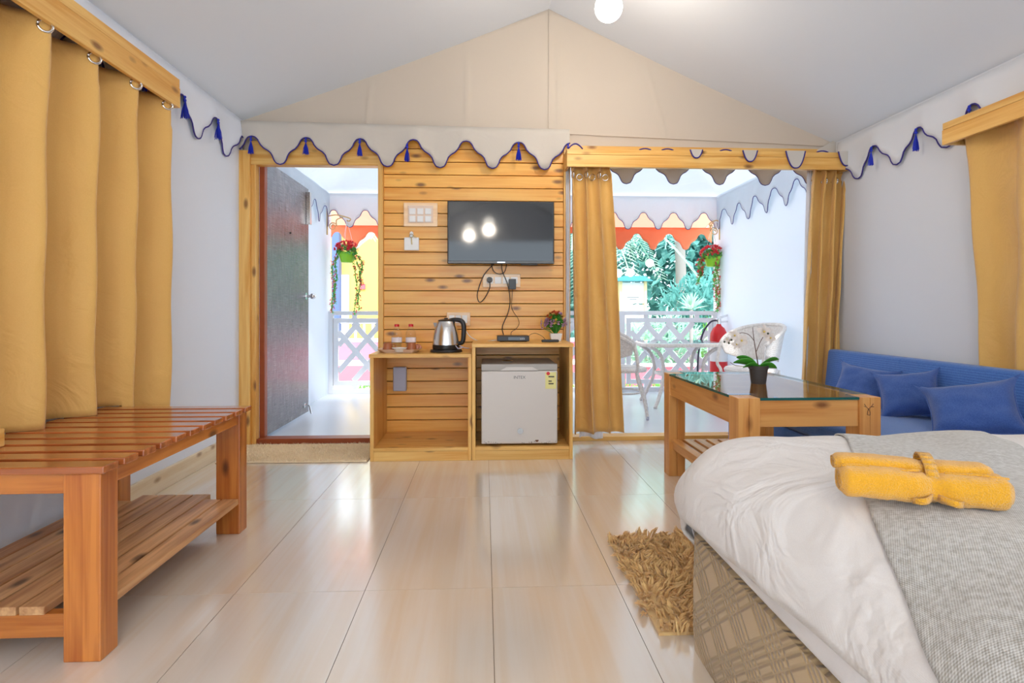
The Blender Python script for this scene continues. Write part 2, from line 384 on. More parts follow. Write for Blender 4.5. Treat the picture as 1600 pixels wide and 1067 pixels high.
# ---------------- setting ----------------
XL, XR, YB, YR = -1.65, 2.50, 4.02, -2.6
YF = 6.40                                     # porch rail
RIDX, RIDZ, EL, ER = .45, 3.02, 2.20, 2.10
tw, tl, gap = .4155, .923, .0018
fl = MB().box(XL - .05, XR + .05, YR, YB + .12, -.06, -.0035).build('floor', flat('floor_bed', srgb(120, 100, 80), .8), origin=(0, 0, -.06)); tag(fl, kind='structure')
tile = None
for i in range(-5, 7):
    for j in range(-5, 3):
        x0 = .025 + i * tw; y0 = 1.903 + j * tl
        x1, y1 = x0 + tw, y0 + tl
        a0, a1, b0, b1 = max(x0, XL), min(x1, XR), max(y0, YR), min(y1, YB)
        if a1 - a0 < .03 or b1 - b0 < .03: continue
        full = abs(a1 - a0 - tw) < 1e-6 and abs(b1 - b0 - tl) < 1e-6
        if full and tile is not None:
            inst(tile, (a0 - tile['x'], b0 - tile['y'], 0)); continue
        o = MB().box(a0 + gap / 2, a1 - gap / 2, b0 + gap / 2, b1 - gap / 2, -.0035, 0).build('floor_tile', floorm)
        o.location = Vector(o.location) - fl.location; o.parent = fl
        if full: tile = o; o['x'] = a0; o['y'] = b0
for o in fl.children:
    for k in ('x', 'y'):
        if k in o: del o[k]

def wall_box(name, mat, *a): return tag(MB().box(*a).build(name, mat), kind='structure')
wall_box('wall_left', wallm, XL - .05, XL, YR, YB + .08, -.06, EL + .02)
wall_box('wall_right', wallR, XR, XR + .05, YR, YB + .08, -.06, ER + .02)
wr_m = MB()
for b in ((XL - .05, -1.3, YR - .05, YR, -.06, 3.1), (2.15, XR + .05, YR - .05, YR, -.06, 3.1), (-1.3, 2.15, YR - .05, YR, -.06, .25), (-1.3, 2.15, YR - .05, YR, 2.15, 3.1)): wr_m.box(*b)
tag(wr_m.build('wall_rear', wallm), kind='structure')   # unseen wide opening, added to let skylight into the room

# ceiling: two sagging cloth slopes
def ceil_fn(side):
    def f(u, v):
        y = YR + (YB + .03 - YR) * v
        xe = XL - .02 if side < 0 else XR + .02; ze = EL if side < 0 else ER
        x = xe + (RIDX - xe) * u; z = ze + (RIDZ - ze) * u
        sag = -.045 * math.sin(PI * u) * (.4 + .6 * abs(math.sin(PI * (y - YB) / 2.4)))
        return (x, y, z + sag)
    return f
ce = MB().grid(24, 50, ceil_fn(-1)); ce.grid(24, 50, ceil_fn(1)); ce = tag(ce.build('ceiling', ceilm, smooth=True, origin=(RIDX, 1, RIDZ)), kind='structure')
def ceil_z(x, y):
    side = -1 if x < RIDX else 1; xe = XL - .02 if side < 0 else XR + .02
    return ceil_fn(side)((x - xe) / (RIDX - xe), (y - YR) / (YB + .03 - YR))[2]
for (x0, y0, x1, y1) in ((1.55, 1.7, 2.45, 2.35), (-1.2, 2.0, -.75, 2.05)):
    MB().tube([(x0 + (x1 - x0) * k / 8, y0 + (y1 - y0) * k / 8, ceil_z(x0 + (x1 - x0) * k / 8, y0 + (y1 - y0) * k / 8) - .001) for k in range(9)], .0016, 5).build('seam', flat('seam_thread', (.5, .45, .4), .8), ce)
# gable cloth above the openings
def gable_fn(u, v):
    x = XL + (XR - XL) * u; base = 2.0
    top = EL + (RIDZ - EL) * (x - XL) / (RIDX - XL) if x < RIDX else ER + (RIDZ - ER) * (XR - x) / (XR - RIDX)
    z = base + (top + .01 - base) * v
    y = YB - .004 - .012 * math.sin(PI * v) * math.sin(x * 9 + z * 1.5) * (.4 + .6 * math.sin(x * 2.3 + 1))
    for sx, lean in ((-.12, 0), (.52, 0), (1.18, .28), (-.78, -.1)):
        y -= .012 * math.exp(-(((x - sx - lean * (2.5 - z)) / .012) ** 2)) * math.sin(PI * min(1, v * 1.05))
    return (x, y, z)
wb = tag(MB().grid(240, 24, gable_fn).build('wall_back', gablem, smooth=True, origin=(RIDX, YB, 2)), kind='structure')
wb.modifiers.new('s', 'SOLIDIFY').thickness = .01
MB().tube([(XL, YB - .012, 2.185), (RIDX, YB - .014, 2.15), (XR, YB - .012, 2.085)], .003, 6).build('seam', gablem, wb)
MB().tube([(RIDX - .005, YB - .02, 2.16), (RIDX, YB - .022, RIDZ - .02)], .0025, 6).build('seam', gablem, wb)
# corner flap at the right eave
MB().add([(2.50, YB - .03, 2.13), (2.36, YB - .03, 2.05), (2.50, YB - .03, 1.95)], [(0, 1, 2)]).build('corner_flap', valm, wb, solid=.004)
# plank panel between door and window
PX0, PX1, PY = ax(600, 4.0), ax(880, 4.0), 3.99
box('panel_backing', flat('batten', srgb(90, 55, 25), .8), PX0, PX1, PY + .022, PY + .05, 0, 2.1, wb, 0)
ph = .0888
pk = MB().box(PX0, PX1, PY, PY + .02, .003 - .02, .003 + ph - .0045 - .02).build('plank', plankm, wb, bevel=.003)
for k in range(1, 24): inst(pk, (0, random.uniform(-.0012, .0012), ph * k), wb)
pk.location = pk.location + Vector((0, 0, .0))
# casings
tr = [('trim_1', pine['Z'], XL, XL + .07, 3.955, 4.03, 0, 1.99), ('trim_2', pine['Z'], XL + .07, XL + .10, 3.985, 4.05, 0, 1.93),
      ('trim_3', pine['Z'], PX0 - .035, PX0, 3.965, 4.05, 0, 2.0), ('trim_4', pine['Z'], PX1, PX1 + .045, 3.965, 4.05, 0, 2.1),
      ('trim_5', pine['X'], XL + .07, PX0 - .035, 3.975, 4.05, 1.90, 2.06), ('trim_6', pine['X'], PX1 + .045, XR, 3.99, 4.05, 1.92, 2.06),
      ('trim_7', pine['X'], PX1 + .045, XR, 3.99, 4.10, 0, .03), ('trim_8', jambm, XL + .10, PX0 - .035, 4.0, 4.10, 0, .035)]
for n, m, *b in tr: tag(box(n, m, *b), kind='structure')
tag(box('baseboard_left', basem, XL, XL + .018, YR, 3.95, 0, .10), kind='structure')
tag(box('baseboard_right', basem, XR - .018, XR, YR, 3.95, 0, .10), kind='structure')

# porch: floor, side walls, cloth roof
pf = tag(MB().box(-1.80, 2.75, 4.10, 6.75, -.06, -.002).build('porch_floor', flat('porch_floor_paint', (.72, .77, .83), .22, spec=.6, var=.03, bscale=2)), kind='structure')
tag(MB().box(-1.75, -1.70, 4.1, YF + .08, -.05, 2.2).build('porch_wall_left', porchw), kind='structure')
tag(MB().box(2.62, 2.67, 4.1, YF + .08, -.05, 2.2).build('porch_wall_right', porchw), kind='structure')
def roof_fn(u, v):
    x = -1.75 + 4.42 * u; y = 4.06 + (YF + .05 - 4.06) * v
    cx = .46; t = 1 - abs(x - cx) / 2.21
    z = 2.17 + .75 * min(t * 1.6, (1 - v) * 1.5 + .0, 1) - .03 * math.sin(PI * u * 4) * math.sin(PI * v)
    z += .012 * noise.noise(Vector((x * 3, y * 3, 0)))
    return (x, y, z)
tag(MB().grid(60, 30, roof_fn).build('porch_ceiling', porchc, smooth=True, origin=(.46, 5, 2.2)), kind='structure')
# ---------------- scalloped valances ----------------
PROF = [(0, 0), (.13, .03), (.22, .12), (.30, .29), (.42, .42), (.60, .52), (.70, .63), (.77, .83), (.85, .95), (1, 1)]
def prof(h):
    for (a, b), (c, d) in zip(PROF, PROF[1:]):
        if h <= c: return b + (d - b) * (h - a) / (c - a)
    return 1
def edge(s, p0, per):
    q = ((s - p0) / per) % 1.0
    return prof(min(q, 1 - q) * 2)
def valance(A, B, nrm, ztop, zpk, depth, p0, per, tass, label, group, cloth=None, cord=None, cr=.0045, wav=.012, skip=None):
    """A,B: (x,y) ends. ztop,zpk: functions of distance"""
    A = Vector((A[0], A[1], 0)); B = Vector((B[0], B[1], 0)); Ln = (B - A).length; d = (B - A) / Ln; nn = Vector((nrm[0], nrm[1], 0))
    root = thing('scalloped_valance', (A + B) / 2 + Vector((0, 0, ztop(Ln / 2))), label, 'valance', group)
    ns = int(Ln / .009); pts = []
    def P(s, k):
        zb = zpk(s) - depth * edge(s, p0, per); z = ztop(s) + (zb - ztop(s)) * k
        off = wav * k * math.sin((s - p0) / per * 2 * PI + 1.0) + .005 * k * math.sin(s * 23)
        return A + d * s + nn * (off + wav * k) + Vector((0, 0, z))
    MB().grid(ns, 6, lambda u, v: P(u * Ln, v)).build('cloth', cloth or valm, root, smooth=True, solid=.003)
    MB().tube([P(i / (ns - 1) * Ln, 1) for i in range(ns)], cr, 6).build('edge_cord', cord or bluem, root, smooth=True)
    for s in tass:
        p = P(s, 1) + nn * .012; L_ = random.uniform(.085, .105); wd_ = random.uniform(.018, .026)
        m = MB(); m.sphere(p + Vector((0, 0, -.012)), .008, 8)
        m.lathe(p + Vector((0, 0, -.02)), [(.004, 0), (.009, -.008), (.007, -.016)], 8)
        for q in range(44):
            a = random.uniform(0, 2 * PI); r_ = wd_ * math.sqrt(random.random())
            m.tube([p + Vector((0, 0, -.034)), p + Vector((math.cos(a) * r_ * .7, math.sin(a) * r_ * .5, -.034 - L_ * .5)), p + Vector((math.cos(a) * r_, math.sin(a) * r_ * .6, -.034 - L_ * random.uniform(.85, 1)))], .0016, 3)
        m.build('tassel', tassm, root)
    return root
PER = .3567; PK0 = ax(396, 3.95)
YV = 3.945
xs0 = XL + .01
s_of = lambda x: x - xs0
valance((xs0, YV), (ax(890, YV), YV), (0, -1), lambda s: 2.185 - .012 * s, lambda s: 2.075 - .008 * s, .18, s_of(PK0), PER,
        [s_of(PK0), s_of(PK0) + PER, s_of(PK0) + 2 * PER, s_of(PK0) + 3 * PER - .04, s_of(PK0) + 5 * PER, s_of(PK0) + 5.95 * PER],
        'cream scalloped valance with navy cord hanging over the doorway and plank wall', 'room valances')
valance((XL + .015, 3.94), (XL + .015, .3), (1, 0), lambda s: 2.19, lambda s: 2.07, .18, .0 + .02, .375, [.02 + .375, .02 + .75, .02 + 1.125],
        'white scalloped valance with navy cord and tassels along left wall', 'room valances', cloth=wallm)
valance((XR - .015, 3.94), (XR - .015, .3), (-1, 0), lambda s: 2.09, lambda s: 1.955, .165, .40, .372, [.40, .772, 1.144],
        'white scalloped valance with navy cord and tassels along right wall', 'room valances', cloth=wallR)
# porch side
valance((ax(950, 4.16), 4.16), (2.6, 4.16), (0, 1), lambda s: 2.12, lambda s: 2.0, .165, (ax(942.5, 4.16) - ax(950, 4.16)), .346, [], 'grey-white scalloped valance seen just behind the long window pelmet', None, cr=.003)
valance((-1.69, YF - .05), (2.61, YF - .05), (0, -1), lambda s: 2.18, lambda s: 1.995, .185, ax(522, 6.35) + 1.69, .340, [], 'white scalloped valance along the front eave of the porch', None, cloth=porchv, cr=.0035)
valance((-1.68, 4.2), (-1.68, YF - .06), (1, 0), lambda s: 2.17, lambda s: 2.0, .19, .1, .36, [], 'white scalloped valance on the porch wall behind the open door', None, cloth=porchv, cr=.0035)
valance((2.60, 4.2), (2.60, YF - .06), (-1, 0), lambda s: 2.17, lambda s: 2.0, .19, .1, .36, [], 'white scalloped valance on the right-hand porch wall', None, cloth=porchv, cr=.0035)
# orange awning outside
aw = thing('awning', (.46, 6.5, 2.1), 'orange cloth awning with scalloped edge outside the porch front', 'awning')
def aw_edge(u, v):
    x = -1.9 + 4.75 * u; e = edge(x, ax(995, 7.1), .41)
    z = 1.94 + (1.86 - .20 * e - 1.94) * v
    return (x, 7.1 + .01 * math.sin(x * 9) * v, z)
MB().grid(400, 5, aw_edge).build('scalloped_edge', orange, aw, smooth=True, solid=.003)
MB().grid(60, 8, lambda u, v: (-1.9 + 4.75 * u, 6.5 + .6 * v, 2.16 - .22 * v - .01 * math.sin(PI * v))).build('awning_cloth', orange2, aw, smooth=True)
for x in (-1.85, .46, 2.78): MB().tube([(x, 6.5, 2.17), (x, 7.09, 1.95)], .012).build('frame_rod', white_paint, aw)

# ---------------- pelmets ----------------
def pelmet(x0, x1, y0, y1, z0, z1, axis, label, face):
    root = thing('curtain_pelmet', ((x0 + x1) / 2, (y0 + y1) / 2, z0), label, 'pelmet', 'wooden curtain pelmets')
    t = .02; m = pine[axis]; zs = z0 + (z1 - z0) * .68
    if axis == 'X':
        box('face_board', m, x0, x1, y0, y0 + t, z0, zs, root); box('face_board', m, x0, x1, y0 + .003, y0 + t, zs + .002, z1, root)
        box('end_board', m, x0, x0 + t, y0 + t, y1, z0, z1, root); box('end_board', m, x1 - t, x1, y0 + t, y1, z0, z1, root)
        box('top_board', m, x0 + t, x1 - t, y0 + t, y1, z1 - t, z1, root)
    else:
        fx0, fx1 = (x1 - t, x1) if face > 0 else (x0, x0 + t); ix0, ix1 = (x0, x1 - t) if face > 0 else (x0 + t, x1)
        box('face_board', m, fx0, fx1, y0, y1, z0, zs, root); box('face_board', m, fx0 + (0 if face > 0 else .003), fx1 - (.003 if face > 0 else 0), y0, y1, zs + .002, z1, root)
        box('end_board', m, ix0, ix1, y0, y0 + t, z0, z1, root); box('end_board', m, ix0, ix1, y1 - t, y1, z0, z1, root)
        box('top_board', m, ix0, ix1, y0 + t, y1 - t, z1 - t, z1, root)
    return root
PWX0, PWX1 = ax(886, 3.82), XR - .005
pw = pelmet(PWX0, PWX1, 3.82, 3.99, 1.872, 1.99, 'X', 'long pine pelmet above the porch window', 0)
pl = pelmet(XL + .001, -1.49, .2, 2.90, 1.905, 2.045, 'Y', 'pine pelmet above the gold curtain on left wall', 1)
pr = pelmet(2.33, XR - .001, .2, 2.83, 1.755, 1.866, 'Y', 'pine pelmet above the gold curtain on right wall', -1)
# cloth drops of the valance tucked over the long pelmet
fr = thing('scalloped_valance', (1.5, 3.81, 1.99), 'cream scallop tips with navy cord tucked over the long window pelmet', 'valance', 'room valances')
for (px, w, dz) in ((1088, 20, .055), (1172, 24, .075), (1243, 32, .115), (1322, 26, .095)):
    xc = ax(px, 3.81); hw = w / 2 / F * 3.81
    def dp(a): return 1 - abs(a) ** 2.6
    prx = [(xc + hw * a, 3.808, 1.992 - dz * dp(a)) for a in [(-1 + 2 * k / 16) for k in range(17)]]
    m = MB(); vs = []; fs = []
    for (x, y, z) in prx: vs += [(x, 3.812, 1.995), (x, y, z)]
    for k in range(16): fs.append((2 * k, 2 * k + 2, 2 * k + 3, 2 * k + 1))
    m.add(vs, fs).build('cloth', valm, fr, solid=.002)
    MB().tube(prx, .0045, 6).build('edge_cord', bluem, fr, smooth=True)
for px in (1008, 1043, 1134, 1285):
    xc = ax(px, 3.83); MB().tube([(xc - .04 + .01 * k, 3.83, 1.992 + .009 * math.sin(PI * k / 8)) for k in range(9)], .0045, 6).build('edge_cord', bluem, fr, smooth=True)
xc = ax(897, 3.9); MB().tube([(xc - .05 + .011 * k, 3.84, 1.995 + .035 * math.sin(PI * k / 9)) for k in range(10)], .005, 6).build('edge_cord', bluem, fr, smooth=True)

# ---------------- curtains ----------------
def curtain(name, T0, T1, B0, B1, z0, z1, nrm, nf, amp, label, group, z0f=None, ring=True, ph=0, seed=1, sharp=1.0, ringz=None):
    T0, T1, B0, B1 = [Vector((p[0], p[1], 0)) for p in (T0, T1, B0, B1)]; nn = Vector((nrm[0], nrm[1], 0))
    root = thing(name, ((B0 + B1) / 2) + Vector((0, 0, z0)), label, 'curtain', group)
    rnd = random.Random(seed); jit = [rnd.uniform(-.22, .22) for _ in range(nf * 2 + 3)]; ja = [rnd.uniform(.7, 1.2) for _ in range(nf + 3)]
    def P(u, v):   # v 0 top
        uu = u * nf; k = int(uu); f = uu - k
        w = math.sin(2 * PI * (uu) + ph + jit[k % len(jit)] * math.sin(PI * f) * v)
        if sharp > 1: w = math.copysign(abs(w) ** (1 / sharp), w)
        a = amp * (ja[k] * (1 - f) + ja[k + 1] * f if v > .1 else 1) * (1 + .25 * v)
        base = (T0.lerp(T1, u)).lerp(B0.lerp(B1, u), v ** .9)
        d = (T1 - T0).normalized()
        zb = z0f(u) if z0f else z0
        z = z1 + (zb - z1) * v
        sway = .012 * v * math.sin(4 * v + u * 9 + seed)
        cr = .003 * math.exp(-((v - .3) / .004) ** 2) + .003 * math.exp(-((v - .62) / .004) ** 2)
        return base + d * (sway + .018 * math.cos(2 * PI * uu * 1.0 + ph) * (1 if v > .02 else .5)) + nn * (a * w + cr + .004 * math.sin(z * 11 + u * 30)) + Vector((0, 0, z))
    MB().grid(nf * 24 + 1, 60, P).build('cloth', curtm, root, smooth=True, solid=.004)
    if ring:
        vr = .03 if ringz is None else ringz
        for k in range(nf * 2):
            u = (k + .5) / (nf * 2) ; p = Vector(P(u, vr)); q = Vector(P(min(1, u + .004), vr)); tdir = (q - p).normalized(); nm = tdir.cross(Vector((0, 0, 1))).normalized()
            R = .021; pts = [p + (tdir * math.cos(a) + Vector((0, 0, 1)) * math.sin(a)) * R for a in [2 * PI * i / 16 for i in range(17)]]
            m = MB(); m.tube([x + nn * .005 for x in pts], .0055, 6)
            m.build('grommet', steel, root, smooth=True)
    return root
curtain('window_curtain', (-1.565, 2.885), (-1.565, 1.1), (-1.565, 2.86), (-1.565, 1.0), .42, 1.935, (1, 0), 7, .052, 'gold floor-side curtain in deep folds on the left wall', 'gold curtains', ring=True, ph=.6, seed=3, sharp=1.35, ringz=.025, z0f=lambda u: .42 if u < .19 else .5125)
curtain('window_curtain', (ax(890, 3.9), 3.905), (ax(950, 3.9), 3.905), (ax(893, 3.9), 3.905), (ax(973, 3.9), 3.905), .075, 1.90, (0, -1), 3, .036, 'gold curtain beside the plank wall at left end of the porch window', 'gold curtains', ph=.3, seed=5, ringz=.04)
curtain('window_curtain', (ax(1274, 3.9), 3.92), (ax(1338, 3.9), 3.92), (ax(1256, 3.9), 3.92), (ax(1318, 3.9), 3.92), .075, 1.90, (0, -1), 4, .042, 'gold curtain at right end of the porch window behind the blue sofa', 'gold curtains', ph=2.2, seed=8, ringz=.05)
curtain('window_curtain', (2.425, 2.77), (2.425, 1.2), (2.468, 2.72), (2.462, 1.75), .50, 1.80, (-1, 0), 5, .026, 'gold curtain on the right wall, gathered above the blue sofa back', 'gold curtains', ring=False, ph=1.4, seed=12, sharp=1.3)
# white mosquito net strips beside the curtains
for px, w, yy, lab in ((1266, .022, 3.965, 'narrow white net strip hanging beside the right-end gold curtain'), (887, .012, 3.95, 'thin white net strip between plank wall and gold curtain')):
    x = ax(px, yy)
    tag(MB().grid(10, 40, lambda u, v: (x + w * (u - .5) * 2 - .05 * v * (px > 1000), yy + .008 * math.sin(u * 9 + v * 6), 1.9 - 1.86 * v)).build('net_strip', netm, smooth=True, solid=.002), lab, 'net')
tag(MB().grid(12, 12, lambda u, v: (ax(905, 3.97) + .16 * u, 3.955 + .012 * math.sin(u * 17), .10 - .068 * v + .012 * math.sin(u * 6))).build('net_bundle', netm, smooth=True, solid=.003), 'white lacy net hem bunched under the left gold curtain', 'net')

# ---------------- door ----------------
dr = thing('door_1', (XL + .115, 4.10, .03), 'dark grey laminate door leaf standing open onto the porch', 'door', kind='structure')
dx0, dx1 = XL + .085, XL + .118
box('door_leaf', doorm, dx0, dx1, 4.14, 5.10, .03, 1.965, dr, .002)
box('door_jamb', jambm, XL + .10, XL + .135, 4.05, 4.10, .035, 1.93, dr)
m = MB(); m.tube([(dx1, 5.02, az(463, 5.02)), (dx1 + .05, 5.02, az(463, 5.02))], .012, 12); m.sphere((dx1 + .062, 5.02, az(463, 5.02)), .026, 16); m.lathe((dx1 + .001, 5.02, az(463, 5.02)), [(.001, 0)], 4)
m.tube([(dx1, 5.02, az(463, 5.02)), (dx1 + .006, 5.02, az(463, 5.02))], .03, 16)
m.build('door_knob', chrome, dr, smooth='auto')
box('door_closer', steel, dx1, dx1 + .035, 5.03, 5.075, 1.65, 1.93, dr, .003)
m = MB(); m.tube(bez([(dx1, 4.98, .10), (dx1 + .04, 4.98, .10), (dx1 + .06, 4.96, .06), (dx1 + .07, 4.95, .032)], 6), .008, 8); m.tube([(dx1, 4.98, .10), (dx1 + .006, 4.98, .1)], .022, 12)
m.build('door_stop', chrome, dr, smooth='auto')
m = MB(); m.tube([(dx1, 4.62, 1.52), (dx1 + .012, 4.62, 1.52)], .007, 10); m.build('peephole', black, dr)

# ---------------- cabinets ----------------
def cabinet(x0, x1, z, label):
    root = thing('open_cabinet', ((x0 + x1) / 2, 3.75, 0), label, 'cabinet', 'low pine cabinets')
    y0, y1 = 3.51, 3.985; t = .022
    box('top', pine['X'], x0 - (.006 if x0 < -.5 else 0), x1 + (.006 if x1 > .3 else 0), y0 - .008, y1, z - t, z, root)
    box('side_panel', pine['Z'], x0, x0 + t, y0, y1, 0, z - t, root); box('side_panel', pine['Z'], x1 - t, x1, y0, y1, 0, z - t, root)
    box('bottom_shelf', pine['X'], x0 + t, x1 - t, y0, y1, .06, .08, root); box('plinth', pine['X'], x0 + t, x1 - t, y0 + .002, y0 + .02, 0, .059, root)
    return root
CX0, CXM, CX1 = ax(578, 3.51), ax(737, 3.51), ax(895, 3.51); ZC1 = .648; ZC2 = .710
cabinet(CX0, CXM - .001, ZC1, 'lower open pine cabinet holding the kettle and tray')
cabinet(CXM + .001, CX1, ZC2, 'taller open pine cabinet housing the small fridge')
# fridge
FX0, FX1, FY = ax(752, 3.54), ax(871, 3.54), 3.535
fz = .092; fh = az(569, 3.54)
fr = thing('mini_fridge', ((FX0 + FX1) / 2, 3.75, .08), 'white mini fridge with rusty bottom edge inside the taller cabinet', 'fridge')
box('body', fridgeg, FX0 + .004, FX1 - .004, FY + .05, 3.96, fz, fh, fr, .004)
fdoor = box('door', fridgem, FX0, FX1, FY, FY + .045, fz, fh - .042, fr, .008)
m = MB(); pf_ = [(FX0, fh - .004), (FX0, fh - .040), (FX0 + .13, fh - .040), (FX0 + .155, fh - .022), (FX1 - .155, fh - .022), (FX1 - .13, fh - .040), (FX1, fh - .040), (FX1, fh - .004)]
box('handle_strip', fridgeg, FX0, FX1, FY + .006, FY + .045, fh - .040, fh, fr, .003)
m.prism([(FX0 + .115, fh - .040), (FX0 + .155, fh - .018), (FX1 - .155, fh - .018), (FX1 - .115, fh - .040)], FY, FY + .006, 'XZ').build('handle_lip', fridgem, fr, bevel=.001)
xm = (FX0 + FX1) / 2
for q in (-1, 1):
    MB().lathe((xm + q * .2, FY + .07, .08), [(.014, 0), (.014, .012)], 12).build('foot', black, fr)
    MB().lathe((xm + q * .2, 3.92, .08), [(.014, 0), (.014, .012)], 12).build('foot', black, fr)
text('INTEX', .026, flat('badge_ink', (.12, .12, .13), .4), fdoor, (xm + .0, FY - .0005, az(590, FY)), (PI / 2, 0, 0))
m = MB(); c = Vector((xm + .005, FY, az(674, FY))); m.tube([c + Vector((0, .002, 0)), c + Vector((0, -.006, 0))], .018, 20); o = m.build('lock', flat('lock_steel', (.35, .34, .33), .35, 1), fdoor, smooth='auto')
st = box('energy_label', flat('label_yellow', srgb(232, 224, 150), .5), ax(852, FY), ax(869, FY), FY - .0012, FY, az(608, FY), az(582, FY), fdoor, 0)
lx = ax(857, FY)
MB().tube([(lx - .002, FY - .0011, az(584, FY)), (lx - .002, FY - .002, az(584, FY))], .011, 14).build('label_spot', redm, fdoor)
for dz, w in ((590, 9), (597, 5), (601, 8)):
    box('label_print', flat('ink', (.05, .05, .04), .6), lx, lx + w / F * FY, FY - .0018, FY - .0011, az(dz, FY), az(dz - 2, FY), fdoor, 0)
rust = flat('rust', srgb(110, 70, 40), .9)
m = MB(); rr = random.Random(4)
for k in range(46):
    x = FX0 + .01 + rr.random() * (FX1 - FX0 - .02); w = rr.uniform(.002, .008); z = fz + rr.uniform(.002, .014)
    if rr.random() < .35: continue
    m.prism([(x, z), (x + w, z - .001), (x + w * .8, z + rr.uniform(.002, .005)), (x + w * .2, z + .003)], FY - .0009, FY, 'XZ')
m.build('rust_marks', flat('rust_grey', srgb(120, 112, 104), .9), fdoor)
c = (ax(839, FY), az(689.5, FY)); MB().prism([(c[0] + .010 * math.cos(a) * (1 + .3 * math.sin(3 * a)), c[1] + .008 * math.sin(a) * (1 + .3 * math.cos(2 * a))) for a in [2 * PI * k / 14 for k in range(14)]], FY - .001, FY, 'XZ').build('rust_spot', rust, fdoor)
tag(MB().lathe((ax(793, 3.68), 3.68, fh), [(.028, 0), (.035, .008), (.03, .008), (.02, .003)], 20).build('small_dish', steel, smooth='auto'), 'small metal dish lying on top of the mini fridge', 'dish')

# ---------------- television and wall fittings ----------------
TY = 3.915
tx0, tx1, tz0, tz1 = ax(699, TY), ax(866, TY), az(412, TY), az(314, TY)
tv = thing('television', ((tx0 + tx1) / 2, TY + .03, tz0), 'flat black television mounted on the plank wall', 'television')
box('housing', black, tx0, tx1, TY, TY + .045, tz0, tz1, tv, .004)
box('screen', screen, tx0 + .010, tx1 - .010, TY - .0015, TY + .002, tz0 + .020, tz1 - .010, tv, 0)
box('bottom_bezel', flat('bezel_grey', (.07, .07, .07), .25), tx0 + .004, tx1 - .004, TY - .003, TY, tz0 + .003, tz0 + .017, tv, .001)
box('wall_mount', black, -.06, .25, TY + .045, PY, (tz0 + tz1) / 2 - .08, (tz0 + tz1) / 2 + .08, tv)
box('badge', chrome, ax(777, TY), ax(789, TY), TY - .004, TY - .003, tz0 + .006, tz0 + .013, tv, 0)
box('sensor_bar', black, ax(814, TY), ax(840, TY), TY, TY + .02, tz0 - .008, tz0, tv)
def fit(name, px0, px1, py0, py1, label, cat, m, dep=.014):
    x0, x1 = ax(px0, PY), ax(px1, PY); z0, z1 = az(py1, PY), az(py0, PY)
    r = thing(name, ((x0 + x1) / 2, PY, z0), label, cat); box('plate', m, x0, x1, PY - dep, PY, z0, z1, r, .004); return r, x0, x1, z0, z1
r, x0, x1, z0, z1 = fit('switch_board', 631, 684, 318, 355, 'wide switch board with six white modules left of the television', 'switch', plate)
ipl = box('inner_plate', traym, x0 + .03, x1 - .03, PY - .018, PY - .014, z0 + .025, z1 - .02, r)
for i in range(3):
    for j in range(2):
        xa = x0 + .036 + i * (x1 - x0 - .072) / 3 ; za = z0 + .030 + j * .052
        box('switch', whitep, xa + .004, xa + .046, PY - .023, PY - .018, za, za + .042, ipl)
r, x0, x1, z0, z1 = fit('key_switch', 632, 655, 372, 392, 'white card switch with a hanging key below the switch board', 'switch', whitep, .02)
m = MB(); m.prism([(x0 + .035, z1), (x0 + .04, z1 + .035), (x0 + .05, z1 + .042), (x0 + .06, z1 + .035), (x0 + .065, z1)], PY - .02, PY - .005, 'XZ').build('hanging_tab', whitep, r)
m = MB(); kc = Vector((x0 + .05, PY - .026, z1 + .01)); m.tube([kc + Vector((.012 * math.cos(a), 0, .012 * math.sin(a))) for a in [2 * PI * k / 14 for k in range(15)]], .0022, 6)
m.bar(kc + Vector((0, 0, -.012)), kc + Vector((.004, 0, -.06)), .007, .002); m.bar(kc + Vector((.012, 0, 0)), kc + Vector((.035, 0, -.012)), .006, .002)
m.build('key', flat('key_brass', srgb(150, 130, 90), .3, 1), r)
r, x0, x1, z0, z1 = fit('socket_board', 754, 813, 428, 449, 'socket board with black plugs under the television', 'socket', plate)
for i, w in enumerate((.045, .05, .05, .06)):
    xa = x0 + .028 + i * .056; box('socket', whitep, xa, xa + .046, PY - .018, PY - .014, z0 + .025, z1 - .022, r)
pl1 = thing('power_plug', (ax(765, 3.96), 3.95, az(440, 3.96)), 'black power plug in the left socket under the television', 'plug')
MB().tube([(ax(765, 3.95), PY - .018, az(437, 3.95)), (ax(765, 3.95), PY - .045, az(437, 3.95))], [.021, .016], 14).build('plug_body', black, pl1, smooth='auto')
ad = box('power_adapter', black, ax(795, 3.95), ax(806, 3.95), PY - .065, PY - .018, az(452, 3.95), az(436, 3.95)); tag(ad, 'square black power adapter in the right socket under the television', 'adapter')
r, x0, x1, z0, z1 = fit('socket_board', 698, 735, 488, 509, 'small socket board on the plank wall behind the kettle', 'socket', plate)
for i in range(3): box('switch', whitep, x0 + .018 + i * .044, x0 + .054 + i * .044, PY - .019, PY - .014, z0 + .02, z1 - .02, r)
x0, x1 = ax(615.5, PY), ax(636, PY)
tag(box('switch_box', greyp, x0, x1, PY - .04, PY, az(609, PY), az(572, PY), None, .006), 'pale grey switch box on planks inside the lower cabinet', 'switch')
def cable(pts, r, m, label):
    o = MB().tube(bez([at(p[0], p[1], Y=p[2]) for p in pts], 10), r, 6).build('cable', m, smooth=True); return tag(o, label, 'cable')
cable([(772, 412, 3.96), (756, 430, 3.95), (746, 458, 3.95), (749, 472, 3.95), (757, 466, 3.94), (765, 450, 3.93), (765, 440, 3.94)], .0035, cable_b, 'black cable looping from television down to the left plug')
cable([(784, 412, 3.96), (785, 424, 3.95), (793, 444, 3.93), (797, 468, 3.93), (794, 488, 3.93), (785, 510, 3.93), (787, 524, 3.85)], .0035, cable_b, 'thick black cable falling from television to the media box')
